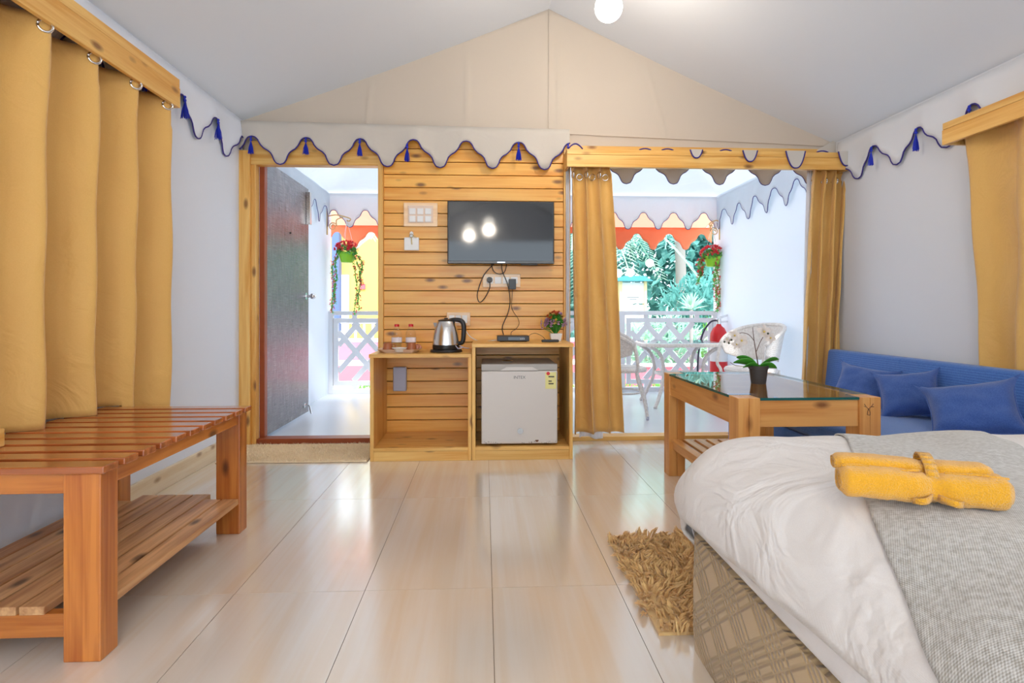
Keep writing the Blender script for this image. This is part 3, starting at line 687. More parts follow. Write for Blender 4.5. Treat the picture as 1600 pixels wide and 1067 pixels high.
cable([(801, 452, 3.94), (800, 464, 3.95), (800, 482, 3.95), (809, 497, 3.95), (811, 506, 3.95), (806, 514, 3.95), (799, 519, 3.93), (799, 527, 3.84)], .002, cable_b, 'thin black cable from the adapter to the media box')
cable([(768, 412, 3.95), (771, 423, 3.94), (779, 428, 3.93), (788, 425, 3.94), (792, 412, 3.96)], .003, cable_b, 'short black cable loop hanging from television bottom edge')
cable([(722, 504, 3.96), (727, 515, 3.94), (735, 526, 3.92), (748, 532.5, 3.89), (762, 532.6, 3.84), (777, 531, 3.80)], .0028, whitep, 'white cable curving from the small socket to the media box')
cable([(823, 528, 3.84), (830, 522, 3.9), (838, 521, 3.92), (848, 526, 3.92), (853, 532, 3.87)], .0016, cable_b, 'thin black wire between media box and flower pot')
# set-top box
sb = thing('media_box', (ax(803, 3.77), 3.77, ZC2), 'flat black media box on the taller cabinet', 'media box')
bx0, bx1 = ax(777, 3.7), ax(827, 3.7)
box('case', black, bx0, bx1, 3.70, 3.84, ZC2 + .004, ZC2 + .038, sb, .003)
box('display', screen, bx0 + .07, bx1 - .03, 3.698, 3.70, ZC2 + .012, ZC2 + .03, sb, 0)
for i in range(3): box('button', flat('btn', (.5, .5, .5), .4), bx1 - .06 + i * .012, bx1 - .053 + i * .012, 3.696, 3.698, ZC2 + .016, ZC2 + .022, sb, 0)
for x in (bx0 + .02, bx1 - .02):
    for y in (3.72, 3.82): MB().lathe((x, y, ZC2), [(.006, 0), (.006, .004)], 8).build('foot', black, sb)
rm = thing('remote_control', (ax(860, 3.66), 3.66, ZC2), 'slim black remote lying beside the flower pot', 'remote')
o = MB().box(ax(846, 3.66), ax(873, 3.66), 3.64, 3.68, ZC2, ZC2 + .016).build('case', black, rm, bevel=.005)
for i in range(6): box('button', flat('btn2', (.3, .3, .3), .4), ax(850, 3.66) + i * .016, ax(850, 3.66) + i * .016 + .008, 3.655, 3.665, ZC2 + .016, ZC2 + .0175, rm, 0)
# flower pot on cabinet
pc = Vector((ax(868, 3.80), 3.80, ZC2))
pt = thing('flower_pot', pc, 'small white square pot of orange and pink artificial flowers', 'plant')
m = MB(); m.add([pc + Vector(v) for v in [(-.032, -.032, 0), (.032, -.032, 0), (.032, .032, 0), (-.032, .032, 0), (-.04, -.04, .05), (.04, -.04, .05), (.04, .04, .05), (-.04, .04, .05)]], [(0, 1, 2, 3), (4, 5, 6, 7), (0, 1, 5, 4), (1, 2, 6, 5), (2, 3, 7, 6), (3, 0, 4, 7)]).build('pot', whitep, pt, bevel=.003)
def leafq(m, c, d, w, l, up=Vector((0, 0, 1))):
    d = d.normalized(); s = d.cross(up); s = s.normalized() if s.length > 1e-4 else Vector((1, 0, 0)); n = s.cross(d)
    m.add([c, c + d * l * .45 + s * w + n * l * .06, c + d * l, c + d * l * .45 - s * w + n * l * .06], [(0, 1, 2), (0, 2, 3)])
def rv(r=random): 
    while True:
        v = Vector((r.uniform(-1, 1), r.uniform(-1, 1), r.uniform(-1, 1)))
        if .05 < v.length < 1: return v.normalized()
gm = MB(); fm = {k: MB() for k in 'opy'}; cc = pc + Vector((0, 0, .115)); stm = MB()
for k in range(90):
    d = rv(); d.z = abs(d.z) * 1.0 - .15; tip = cc + Vector((d.x * .055, d.y * .05, d.z * .075)); 
    stm.tube([pc + Vector((d.x * .01, d.y * .01, .05)), tip], .0012, 3)
    for q in range(7): leafq(gm, tip - d * random.uniform(0, .03), rv(), .006, .028)
    if k % 4:
        key = 'o' if d.z > .35 and d.x < .35 else ('p' if d.x < -.2 or random.random() < .5 else 'y')
        for q in range(6): leafq(fm[key], tip + d * .012, (rv() + d), .009, .018)
for k in range(5):
    tip = cc + Vector((-.085 + random.uniform(-.01, .01), random.uniform(-.02, .02), -.03 + .012 * k))
    stm.tube([pc + Vector((-.02, 0, .05)), tip], .001, 3)
    for q in range(6): leafq(fm['p'], tip, rv(), .006, .012)
gm.build('foliage', leafg, pt); stm.build('stems', leafg, pt); fm['o'].build('blossoms', orfl, pt); fm['p'].build('blossoms', pkfl, pt); fm['y'].build('blossoms', yefl, pt)

# tray with cups and bottles
tc0 = Vector((ax(625, 3.68), 3.68, ZC1))
o = MB()
def rr_ring(hx, hy, z, r=.03, n=6):
    pts = []
    for cx, cy, a0 in ((hx - r, hy - r, 0), (-hx + r, hy - r, 1), (-hx + r, -hy + r, 2), (hx - r, -hy + r, 3)):
        for k in range(n + 1):
            a = a0 * PI / 2 + k / n * PI / 2; pts.append(tc0 + Vector((cx + r * math.cos(a), cy + r * math.sin(a), z)))
    return pts
rings = [rr_ring(.105, .07, 0), rr_ring(.132, .092, .022), rr_ring(.136, .096, .022), rr_ring(.128, .09, .020), rr_ring(.103, .068, .006)]
n_ = len(rings[0]); vs = sum(rings, []); fs = [(i * n_ + k, i * n_ + (k + 1) % n_, (i + 1) * n_ + (k + 1) % n_, (i + 1) * n_ + k) for i in range(4) for k in range(n_)]
fs += [tuple(range(n_))[::-1], tuple(4 * n_ + k for k in range(n_))]
tag(o.add(vs, fs).build('serving_tray', traym, smooth='auto'), 'pale pink tray with raised rim on the lower cabinet', 'tray')
tz = ZC1 + .0065
for px, lab in ((606, 'terracotta cup upside down at left side of the tray'), (643, 'terracotta cup upside down at right side of the tray')):
    c = (ax(px, 3.65), 3.65, tz)
    r = thing('cup', c, lab, 'cup', 'terracotta cups on the tray')
    MB().lathe(c, [(.030, 0), (.034, .002), (.034, .008), (.029, .03), (.025, .052), (.018, .056)], 24).build('bowl', terra, r, smooth='auto')
    MB().tube(bez([Vector(c) + Vector(v) for v in ((.028, 0, .045), (.045, 0, .04), (.047, 0, .022), (.032, 0, .012))], 6), .0035, 6).build('handle', terra, r, smooth=True)
c = (ax(624, 3.61), 3.61, tz); tag(MB().lathe(c, [(.025, 0), (.036, .02), (.048, .024), (.046, .026), (.034, .022), (.022, .004)], 24).build('saucer', whitep, smooth='auto'), 'white dish in the middle of the tray', 'dish')
for px, lab in ((620, 'clear water bottle with red cap on left of the tray'), (642, 'clear water bottle with red cap on right of the tray')):
    c = Vector((ax(px, 3.71), 3.71, tz)); r = thing('water_bottle', c, lab, 'bottle', 'water bottles on the tray')
    MB().lathe(c, [(.028, 0), (.033, .004), (.033, .03), (.030, .036), (.033, .042), (.033, .085), (.030, .09), (.033, .095), (.032, .115), (.018, .145), (.013, .15), (.013, .158)], 24).build('bottle_body', petm, r, smooth='auto')
    MB().lathe(c + Vector((0, 0, .002)), [(.026, 0), (.0305, .004), (.0285, .034), (.031, .045), (.031, .075)], 20).build('water', mk_glass('water_' + str(px), (.85, .9, .95), 1.33), r, smooth='auto')
    MB().lathe(c + Vector((0, 0, .154)), [(.0155, 0), (.0155, .014), (.013, .016)], 16).build('cap', redm, r, smooth='auto')
    MB().lathe(c + Vector((0, 0, .055)), [(.0334, 0), (.0334, .03)], 24, cap=False).build('paper_band', flat('band_white' + str(px), srgb(238, 225, 225), .5), r, smooth='auto')
tag(MB().grid(8, 8, lambda u, v: tc0 + Vector((.085 + .05 * u, -.03 + .06 * v, .024 + .022 * math.sin(PI * u) * v + .004))).build('folded_napkin', flat('pink_napkin', srgb(220, 150, 130), .8), smooth=True, solid=.003), 'small pink sachets at right end of the tray', 'napkin')
# kettle
kc = Vector((ax(697, 3.68), 3.68, ZC1))
k = thing('electric_kettle', kc, 'steel electric kettle with black handle on the lower cabinet', 'kettle')
MB().lathe(kc, [(.10, 0), (.102, .006), (.098, .016), (.08, .02)], 32).build('base', black, k, smooth='auto')
MB().lathe(kc + Vector((0, 0, .02)), [(.085, 0), (.086, .004), (.086, .028)], 32).build('collar', black, k, smooth='auto')
MB().lathe(kc + Vector((0, 0, .048)), [(.087, 0), (.086, .01), (.080, .06), (.070, .105), (.058, .140), (.052, .148)], 36).build('body', chrome if False else flat('brushed_steel', (.72, .7, .68), .22, 1), k, smooth='auto')
m = MB(); m.lathe(kc + Vector((0, 0, .196)), [(.053, 0), (.050, .006), (.03, .012), (.012, .014), (.012, .02), (.004, .021)], 28); m.build('lid', black, k, smooth='auto')
m = MB(); m.tube(bez([kc + Vector(v) for v in ((.02, 0, .200), (.055, -.005, .205), (.095, -.01, .198), (.112, -.012, .17), (.112, -.012, .11), (.104, -.01, .062), (.08, 0, .055))], 8), [.012 + .004 * math.sin(i / 48 * PI) for i in range(49)], 10)
m.build('handle', black, k, smooth=True)
m = MB(); m.add([kc + Vector(v) for v in [(-.050, -.018, .185), (-.050, .018, .185), (-.082, 0, .186), (-.066, 0, .14)]], [(0, 1, 2), (0, 2, 3), (1, 3, 2), (0, 3, 1)]).build('spout', steel, k)
cable([(712, 540, 3.62), (716, 544.5, 3.6), (722, 543, 3.61), (718, 540, 3.63), (726, 543.4, 3.62), (733, 544, 3.64)], .003, greyp, 'grey kettle cord coiled beside the kettle base')

# ---------------- slatted bench ----------------
BX0, BX1, BY0, BY1, BZ = -1.585, -.985, 1.54, 2.49, .512
bn = thing('slatted_bench', ((BX0 + BX1) / 2, (BY0 + BY1) / 2, 0), 'red-brown slatted wooden luggage bench with lower shelf by left wall', 'bench')
pit = (BY1 - BY0 - .064) / 10
sl0 = MB().box(BX0, BX1, BY0, BY0 + .064, BZ - .019, BZ).build('top_slat', slatm, bn, bevel=.003)
for k in range(1, 11): inst(sl0, (0, pit * k, 0), bn)
lw, ld = .095, .072
for x in (BX0 + .015, BX1 - .015 - lw):
    for y in (BY0 + .012, BY1 - .012 - ld): box('leg', bench['Z'], x, x + lw, y, y + ld, 0, BZ - .0195, bn, .003)
lx0, lx1, ly0, ly1 = BX0 + .015, BX1 - .015, BY0 + .012, BY1 - .012
box('apron', bench['X'], lx0 + lw, lx1 - lw, ly0 + .01, ly0 + .04, BZ - .075, BZ - .0195, bn)
box('apron', bench['X'], lx0 + lw, lx1 - lw, ly1 - .04, ly1 - .01, BZ - .075, BZ - .0195, bn)
box('side_rail', bench['Y'], lx0 + .01, lx0 + .04, ly0 + ld, ly1 - ld, BZ - .065, BZ - .0195, bn)
box('side_rail', bench['Y'], lx1 - .04, lx1 - .01, ly0 + ld, ly1 - ld, BZ - .065, BZ - .0195, bn)
box('shelf_rail', bench['X'], lx0 + lw, lx1 - lw, ly0 + .012, ly0 + .042, .06, .122, bn)
box('shelf_rail', bench['X'], lx0 + lw, lx1 - lw, ly1 - .042, ly1 - .012, .06, .122, bn)
nsl = 8; sw = (lx1 - lx0) / nsl
ss = None
for k in range(nsl):
    x = lx0 + sw * k
    a, b = (ly0 + ld, ly1 - ld) if (k < 2 or k > nsl - 3) and False else (ly0 + .0, ly1 - .0)
    inner = lx0 + lw - .002 <= x and x + sw <= lx1 - lw + .002
    y0_, y1_ = (ly0 + .005, ly1 - .005) if inner else (ly0 + ld + .001, ly1 - ld - .001)
    box('shelf_slat', shelfm, x + .004, x + sw - .004, y0_, y1_, .1225, .145, bn)
tag(box('wooden_board', pine['Y'], -1.498, -1.425, 1.56, 1.785, BZ + .0005, BZ + .055, None, .004), 'end of a light wooden board on the slatted bench at left picture edge', 'board')

# door mat
mt = thing('door_mat', (-1.16, 3.71, 0), 'cream fibre door mat in front of the open doorway', 'mat')
MB().box(-1.60, CX0 - .015, 3.50, 3.95, .0005, .010).build('backing', matm, mt, bevel=.004)
m = MB()
for k in range(7000):
    x = random.uniform(-1.60, CX0 - .018); y = random.uniform(3.502, 3.948); h = random.uniform(.008, .018) + .006 * noise.noise(Vector((x * 9, y * 9, 0)))
    d = Vector((random.uniform(-.8, .8), random.uniform(-.8, .3), 1)).normalized(); s = Vector((random.uniform(-1, 1), random.uniform(-1, 1), 0)).normalized() * .0022
    b = Vector((x, y, .009)); m.add([b - s, b + s, b + d * h], [(0, 1, 2)])
tag(m.build('pile', matm, mt), kind='stuff')

# ---------------- coffee table ----------------
TX0, TX1, TY0, TY1, TZ = 1.015, 1.605, 2.26, 3.215, .563
ct = thing('coffee_table', ((TX0 + TX1) / 2, (TY0 + TY1) / 2, 0), 'light wood coffee table with inset glass top and slatted shelf', 'table')
W_ = .09
for x in (TX0, TX1 - W_):
    for y in (TY0, TY1 - W_): 
        m = MB().box(x, x + W_ / 2 - .0005, y, y + W_, 0, TZ); m.box(x + W_ / 2 + .0005, x + W_, y, y + W_, 0, TZ); m.build('leg', ctab['Z'], ct, bevel=.002)
for y in (TY0 + .008, TY1 - .030): box('apron', ctab['X'], TX0 + W_, TX1 - W_, y, y + .022, TZ - .118, TZ - .010, ct)
for x in (TX0 + .008, TX1 - .030): box('apron', ctab['Y'], x, x + .022, TY0 + W_, TY1 - W_, TZ - .118, TZ - .010, ct)
for y in (TY0 + .03, TY1 - .06): box('shelf_rail', ctab['X'], TX0 + W_, TX1 - W_, y, y + .03, .15, .19, ct)
for x in (TX0 + .02, TX1 - .05): box('shelf_rail', ctab['Y'], x, x + .03, TY0 + W_, TY1 - W_, .15, .19, ct)
sl1 = MB().box(TX0 + .01, TX0 + .055, TY0 + W_ + .002, TY1 - W_ - .002, .191, .205).build('shelf_slat', ctab['Y'], ct, bevel=.002)
for k in range(1, 9): inst(sl1, ((TX1 - TX0 - .065) / 8 * k, 0, 0), ct)
g = W_; e = .002
poly = [(TX0 + g, TY0), (TX1 - g, TY0), (TX1 - g, TY0 + g), (TX1, TY0 + g), (TX1, TY1 - g), (TX1 - g, TY1 - g), (TX1 - g, TY1), (TX0 + g, TY1), (TX0 + g, TY1 - g), (TX0, TY1 - g), (TX0, TY0 + g), (TX0 + g, TY0 + g)]
gt = MB().prism(poly, TZ - .0095, TZ + .001, 'XY').build('glass_top', glassm, ct)
gt.data.materials.append(edgem)
for p in gt.data.polygons:
    if abs(p.normal.z) < .5: p.material_index = 1
# burnt mark on the right front leg
m = MB(); lc = Vector((TX1 - .052, TY0 - .0004, TZ - .052))
for pts in (((-.006, 0, -.018), (-.004, 0, -.004), (0, 0, .006)), ((.006, 0, -.02), (.006, 0, -.008), (0, 0, .006)), ((0, 0, .004), (-.010, 0, .014), (-.018, 0, .026)), ((0, 0, .006), (.010, 0, .014), (.020, 0, .026)), ((-.010, 0, .014), (-.020, 0, .016)), ((.010, 0, .014), (.022, 0, .014)), ((-.006, 0, -.018), (.006, 0, -.02))):
    m.tube([lc + Vector(p) for p in pts], .0012, 5)
m.build('burnt_mark', stemm, ct)
# orchid
oc = Vector((ax(1185, 2.70), 2.70, TZ + .0012))
oc_ = thing('potted_orchid', oc, 'white orchid in a dark pot on the glass coffee table', 'plant')
MB().lathe(oc, [(.033, 0), (.034, .002), (.042, .07), (.045, .071), (.046, .086), (.043, .086), (.041, .075), (.001, .074)], 28).build('pot', dpot, oc_, smooth='auto')
b0 = oc + Vector((0, 0, .078))
for az_, l, w, lift in ((185, .125, .025, .35), (160, .10, .024, .62), (10, .105, .022, .50), (-12, .085, .024, .12), (100, .07, .02, .5), (205, .09, .02, .18)):
    a = math.radians(az_); d = Vector((math.cos(a), math.sin(a) * .6, 0)).normalized()
    def lf(u, v, d=d, l=l, w=w, lift=lift):
        ww = w * math.sin(PI * min(1, u * .93 + .05)) ** .7; s = (Vector((-d.y, d.x, 0)) * .6 + Vector((0, 0, -.8 if d.x > 0 else .8)) * .62).normalized(); q = (v - .5) * 2
        return b0 + d * l * u + s * ww * q + Vector((0, 0, l * lift * u - .35 * l * u * u + .25 * ww * q * q + .18 * l * u * 1))
    MB().grid(12, 7, lf).build('leaf', leafg, oc_, smooth=True, solid=.002)
Yo = 2.70
def A3(px, py, dy=0): return at(px, py, Y=Yo + dy)
s1 = bez([b0, A3(1182, 555), A3(1178, 530), A3(1176, 511)], 8)
MB().tube(s1, [.0028 - .0015 * i / (len(s1) - 1) for i in range(len(s1))], 6).build('stem', stemm, oc_, smooth=True)
MB().tube(bez([A3(1178, 532), A3(1170, 523), A3(1158, 520), A3(1146, 527), A3(1137, 536)], 8), .0016, 6).build('stem', stemm, oc_, smooth=True)
MB().tube(bez([A3(1182, 549), A3(1187, 536), A3(1192, 527)], 8), .0016, 6).build('stem', stemm, oc_, smooth=True)
MB().tube(bez([b0, A3(1168, 573), A3(1150, 571), A3(1141, 566)], 8), .0015, 6).build('stem', stemm, oc_, smooth=True)
def orchid(c, r, rot):
    m = MB()
    for k in range(5):
        a = rot + k * 2 * PI / 5; d = Vector((math.cos(a), 0, math.sin(a))); s = Vector((-d.z, 0, d.x)); w = .42 if k % 2 else .6
        m.grid(5, 5, lambda u, v: c + d * r * u + s * r * w * math.sin(PI * (u * .8 + .12)) * (v - .5) * 1.4 + Vector((0, -.012 * u * (1 - u) * 2 - .004 * abs(v - .5), 0)))
    o = m.build('blossom', whfl, oc_, smooth=True); MB().sphere(c + Vector((0, -.008, 0)), r * .16, 8).build('blossom_centre', yefl, o)
for (px, py, r, ro) in ((1193, 518, .036, .3), (1203, 528, .028, 1.0), (1147, 524, .03, .1), (1158, 532, .034, .8), (1150, 538, .024, .5), (1135, 530, .018, .9)):
    orchid(A3(px, py, random.uniform(-.02, .02)), r, ro)
m = MB()
for px, py in ((1139, 536), (1132, 534), (1143, 531), (1200, 521)): m.sphere(A3(px, py, -.03), .0055, 8)
m.build('buds', flat('bud_dark', srgb(70, 80, 60), .6), oc_, smooth=True)

# ---------------- sofa and cushions ----------------
SX0, SX1, SY0, SY1 = 1.65, 2.435, 1.75, 3.86
sf = thing('sofa', ((SX0 + SX1) / 2, (SY0 + SY1) / 2, 0), 'low blue fabric sofa along the right wall', 'sofa')
box('base', bluef, SX0 + .01, SX1, SY0, SY1, .0, .262, sf, .012)
def soft(name, x0, x1, y0, y1, z0, z1, r, m, parent, nz=.004):
    o = MB().box(x0, x1, y0, y1, z0, z1).build(name, m, parent, smooth=True); b = o.modifiers.new('b', 'BEVEL'); b.width = r; b.segments = 5; o.data.set_sharp_from_angle(angle=PI); return o
soft('seat_mattress', SX0, SX1 - .11, SY0, SY1, .264, .362, .03, bluef, sf)
m = MB(); m.prism([(SX1 - .115, .262), (SX1 - .01, .262), (SX1 - .0, .645), (SX1 - .075, .645)], SY0, SY1, 'XZ'); o = m.build('backrest', bluef, sf, smooth=True, bevel=.018, seg=4)
def cushion(name, c, w, h, T, rot, label, group, mat, ear=.20, seed=0):
    root = thing(name, c, label, 'cushion', group)
    rnd = random.Random(seed)
    def sf_(sgn):
        def f(u, v):
            a, b = u * 2 - 1, v * 2 - 1
            k = 1 - .10 * (1 - b * b) * 1 ; x = a * w / 2 * (1 - .09 * (1 - b * b)) * (1 + ear * (abs(a * b)) ** 6); z = b * h / 2 * (1 - .09 * (1 - a * a)) * (1 + ear * (abs(a * b)) ** 6)
            t = T / 2 * ((1 - a ** 4) * (1 - b ** 4)) ** .55
            n = .010 * noise.noise(Vector((a * 2.2 + seed, b * 2.2, sgn))) * (1 - a * a * b * b) * (t / (T / 2) + .15)
            return Vector((x, sgn * t + n, z))
        return f
    m = MB(); m.grid(25, 25, sf_(-1)); m.grid(25, 25, sf_(1))
    R = Matrix.Rotation(rot[2], 3, 'Z') @ Matrix.Rotation(rot[0], 3, 'X') @ Matrix.Rotation(rot[1], 3, 'Y')
    m.v = [R @ v + Vector(c) + Vector((0, 0, 0)) for v in m.v]
    m.build('cover', mat, root, smooth=True)
    cs = [R @ Vector((x, 0, z)) + Vector(c) for x, z in ((-w / 2, -h / 2), (w / 2, -h / 2), (w / 2, h / 2), (-w / 2, h / 2))]
    pts = []
    for i in range(4):
        for k_ in range(12):
            t = k_ / 12; p = cs[i].lerp(cs[(i + 1) % 4], t); ctr = Vector(c); p = ctr + (p - ctr) * (1 - .09 * math.sin(PI * t)); pts.append(p)
    pts.append(pts[0]); MB().tube(pts, .004, 6).build('piping', mat, root, smooth=True)
    return root
hp = PI / 2
cushion('cushion', (2.20, 3.25, .475), .29, .23, .14, (math.radians(-28), math.radians(8), math.radians(-52)), 'blue cushion on sofa nearest the window curtain', 'blue sofa cushions', bluef2, seed=1)
cushion('cushion', (2.21, 2.90, .475), .27, .24, .14, (math.radians(-26), math.radians(-9), math.radians(-38)), 'middle blue cushion leaning on the sofa back', 'blue sofa cushions', bluef2, seed=2)
cushion('cushion', (2.15, 2.44, .475), .33, .25, .15, (math.radians(-30), math.radians(-14), math.radians(-48)), 'blue cushion on sofa nearest the right picture edge', 'blue sofa cushions', bluef2, seed=3)

# ---------------- bed ----------------
bd = thing('bed', (1.4, .5, 0), 'bed with tan quilted base in right foreground', 'bed')
BXL, BYF = .566, 1.57
def rbox_contour(x0, x1, y0, y1, r, n=8):
    pts = []
    for cx, cy, a0 in ((x1 - r, y1 - r, 0), (x0 + r, y1 - r, 1), (x0 + r, y0 + r, 2), (x1 - r, y0 + r, 3)):
        for k in range(n + 1):
            a = a0 * PI / 2 + k / n * PI / 2; pts.append(Vector((cx + r * math.cos(a), cy + r * math.sin(a), 0)))
    return pts
def ringbody(levels, name, mat, parent, x0, x1, y0, y1, sm=True, r=.05, top=None):
    vs = []; n_ = 0
    for off, z in levels:
        c = rbox_contour(x0 - off, x1 + off, y0 - off, y1 + off, max(.01, r + off)); n_ = len(c); vs += [p + Vector((0, 0, z)) for p in c]
    m = len(levels)
    fs = [(i * n_ + k, i * n_ + (k + 1) % n_, (i + 1) * n_ + (k + 1) % n_, (i + 1) * n_ + k) for i in range(m - 1) for k in range(n_)] + [tuple(range(n_))[::-1], tuple((m - 1) * n_ + k for k in range(n_))]
    return MB().add(vs, fs).build(name, mat, parent, smooth='auto' if sm else False)
BXR, BYN = 2.25, -.60
ringbody([(0, .0), (.004, .06), (.003, .2), (0, .31), (-.02, .325)], 'quilted_base', quiltm, bd, BXL, BXR, BYN, BYF)
ringbody([(0, .327), (.0, .42), (-.02, .435)], 'mattress', sheetm, bd, BXL + .045, BXR - .01, BYN, BYF)
# duvet mapping: plane coordinates -> draped surface
KX, KY, DZ, EA, EB = .80, 1.40, .585, .25, .185
tab = [(0, 0, 0)]
for i in range(1, 121):
    a = i / 120 * PI / 2; x, z = EA * math.sin(a), EB * (1 - math.cos(a)); l = tab[-1][0] + math.hypot(x - tab[-1][1], z - tab[-1][2]); tab.append((l, x, z))
LE = tab[-1][0]
def drop(r):
    if r <= 0: return 0, 0
    if r >= LE: return EA - .04 * (r - LE), EB + (r - LE)
    k = min(119, int(r / LE * 120)); 
    while k > 0 and tab[k][0] > r: k -= 1
    while k < 119 and tab[k + 1][0] < r: k += 1
    f = (r - tab[k][0]) / (tab[k + 1][0] - tab[k][0]); return tab[k][1] + f * (tab[k + 1][1] - tab[k][1]), tab[k][2] + f * (tab[k + 1][2] - tab[k][2])
def M(x, y, eps=0.0, wr=1.0):
    cx, cy = max(x, KX), min(y, KY); dx, dy = x - cx, y - cy; r = math.hypot(dx, dy)
    o, dz = drop(r); nx, ny = (dx / r, dy / r) if r > 1e-6 else (0, 0)
    t = min(1, r / LE); nv = Vector((nx * math.sin(t * PI / 2), ny * math.sin(t * PI / 2), math.cos(t * PI / 2)))
    p = Vector((cx + nx * o, cy + ny * o, DZ - dz))
    w = .006 * math.sin(13 * math.hypot(x - 1.1, y - 1.5) + 6 * noise.noise(Vector((x * 2, y * 2, 5)))) * noise.noise(Vector((x * 2.2, y * 2.2, 8))) * 2 + .010 * noise.noise(Vector((x * 2.6, y * 3.4, 1))) + .006 * noise.noise(Vector((x * 7, y * 5, 3))) + .004 * math.sin((x + .6 * y) * 26 + 3 * noise.noise(Vector((x * 3, y * 3, 0)))) * (.3 + .7 * t)
    puff = .006 * math.sin(PI * min(1, t)) 
    if r > LE: w += .012 * math.sin((x - y) * 30) * min(1, (r - LE) / .08)
    p = p + Vector((-.10, .02, 0)) * t * math.exp(-((x - KX) ** 2 + (y - KY - .1) ** 2) / .16) * (1 - .6 * max(0, min(1, (x - KX) / .25)))
    return p + nv * (w * wr + puff + eps)
DXL, DYF = KX - LE - .01, KY + LE + .0
def duv(u, v): return M(DXL + (2.3 - DXL) * u, -.62 + (DYF + .62) * v)
dv = MB().grid(110, 120, duv).build('duvet', duvm, smooth=True); md = dv.modifiers.new('s', 'SOLIDIFY'); md.thickness = .010; md.offset = 0
tag(dv, 'white duvet spread over the bed with rounded drooping corner', 'duvet')
# under-sheet
def sheet(u, v):
    return None
sc = rbox_contour(.558, 2.3, -.6, 1.60, .09, 10)
n_ = len(sc); vs = []; Rg = 8
for j in range(Rg):
    t = j / (Rg - 1)
    for k_, p in enumerate(sc):
        lowz = .338 - .10 * max(0, min(1, (p.y - 1.55) / .045))
        z = .405 + (lowz - .405) * t; w = .003 * t * math.sin(p.y * 19 + p.x * 23) + .001 * math.sin(p.y * 41)
        c = Vector((1.4, .5, 0)); d = (Vector((-1, 0, 0)) if p.x < .56 and p.y < 1.5 else (Vector((p.x, p.y, 0)) - Vector((.7, 1.4, 0))).normalized() if p.x < .8 and p.y > 1.4 else Vector((0, 1 if p.y > 1.4 else -1, 0)) if p.x < 2.2 else Vector((1, 0, 0)))
        vs.append(Vector((p.x, p.y, z)) + d * (w + .006))
fs = [(j * n_ + k_, j * n_ + (k_ + 1) % n_, (j + 1) * n_ + (k_ + 1) % n_, (j + 1) * n_ + k_) for j in range(Rg - 1) for k_ in range(n_)]
# refine long sides by subdividing
mm = MB().add(vs, fs); so = mm.build('bed_sheet', sheetm, smooth=True); so.modifiers.new('s', 'SOLIDIFY').thickness = .003
tag(so, 'white sheet hem hanging below the duvet over the tan quilted base', 'sheet')
# throw, laid diagonally
def thr(u, v):
    # v: far -> near ; u: left -> right
    y = DYF - .02 - (DYF + .5) * v
    ye = y
    xl = .97 - .53 * (1.52 - y); xr = 1.335 - .40 * (1.52 - y) + .35 * max(0, 1.0 - y)
    x = xl + (xr - xl) * u
    return M(x, ye, .0095)
th = MB().grid(70, 110, thr).build('bed_throw', throwm, smooth=True); md = th.modifiers.new('s', 'SOLIDIFY'); md.thickness = .004; md.offset = 0
tag(th, 'grey herringbone throw laid diagonally across the white duvet', 'throw')
# towel
tw_ = thing('rolled_towel', (.72, 1.0, DZ + .02), 'mustard yellow towel rolled and tied, lying on the grey throw', 'towel')
def A4(px, py, z): return at(px, py, z=z)
zt = DZ + .014
La, Lb = A4(1320, 781, zt), A4(1588, 806, zt)
axd = (Lb - La).normalized(); axd.z = 0; axd.normalize(); perp = Vector((-axd.y, axd.x, 0)); TLn = (Lb - La).length
def roll(name, start, ln, rx, rz, mid, seed, spiral=True):
    def f(u, v):
        a = 2 * PI * v; s = u * ln; pinch = 1 - .22 * math.exp(-((s - mid) / .014) ** 2)
        endr = (1 - max(0, (abs(u - .5) - .46) / .04) ** 2 * .25) if abs(u - .5) > .46 else 1
        k = pinch * endr * (1 + .05 * noise.noise(Vector((s * 40, math.cos(a) * 1.5, math.sin(a) * 1.5 + seed))) + .03 * noise.noise(Vector((s * 160, a * 4, seed))))
        ca, sa = math.cos(a), math.sin(a)
        sq = (abs(ca) ** 3 + abs(sa) ** 3) ** (-1 / 3)
        return start + axd * s + perp * (rx * ca * k * sq) + Vector((0, 0, rz * sa * k * sq + (.001 * math.sin(30 * s))))
    m = MB(); m.grid(90, 33, f)
    for u in (0, 1):
        pts = [f(u, q / 16) for q in range(16)]; c = sum((Vector(p) for p in pts), Vector()) / 16
        for k_, sc_ in enumerate((1, .72, .68, .4, .36, .05)): pass
        rings = [[c + (Vector(p) - c) * sc_ + axd * ((1 if u else -1) * dd) for p in pts] for sc_, dd in ((1, 0), (.86, .004), (.74, .003), (.68, -.004), (.6, .002), (.42, .001), (.36, -.004), (.02, -.002))]
        vs = sum(rings, []); fs = [(i * 16 + q, i * 16 + (q + 1) % 16, (i + 1) * 16 + (q + 1) % 16, (i + 1) * 16 + q) for i in range(7) for q in range(16)]
        m.add(vs, fs)
    return m.build(name, towelm, tw_, smooth=True)
st = La + perp * .036; mid = TLn * .56
roll('towel_roll', st + Vector((0, 0, .026)), TLn, .036, .026, mid, 1)
roll('towel_roll', st - axd * .004 + perp * .024 + Vector((0, 0, .050)), TLn * .95, .026, .0145, mid + .004, 5)
m = MB(); cm = st + axd * mid
ring = []
for k_ in range(25):
    a = 2 * PI * k_ / 24; y_ = .034 * math.cos(a) + .012 + .016 * max(0, math.sin(a)); z_ = .038 * math.sin(a) + .036
    ring.append(cm + perp * y_ + Vector((0, 0, z_)))
for j in range(24):
    p, q = ring[j], ring[j + 1]
    m.add([p - axd * .009, q - axd * .009, q + axd * .009, p + axd * .009], [(0, 1, 2, 3)])
m.build('tie_band', towelm, tw_, smooth=True, solid=.003)
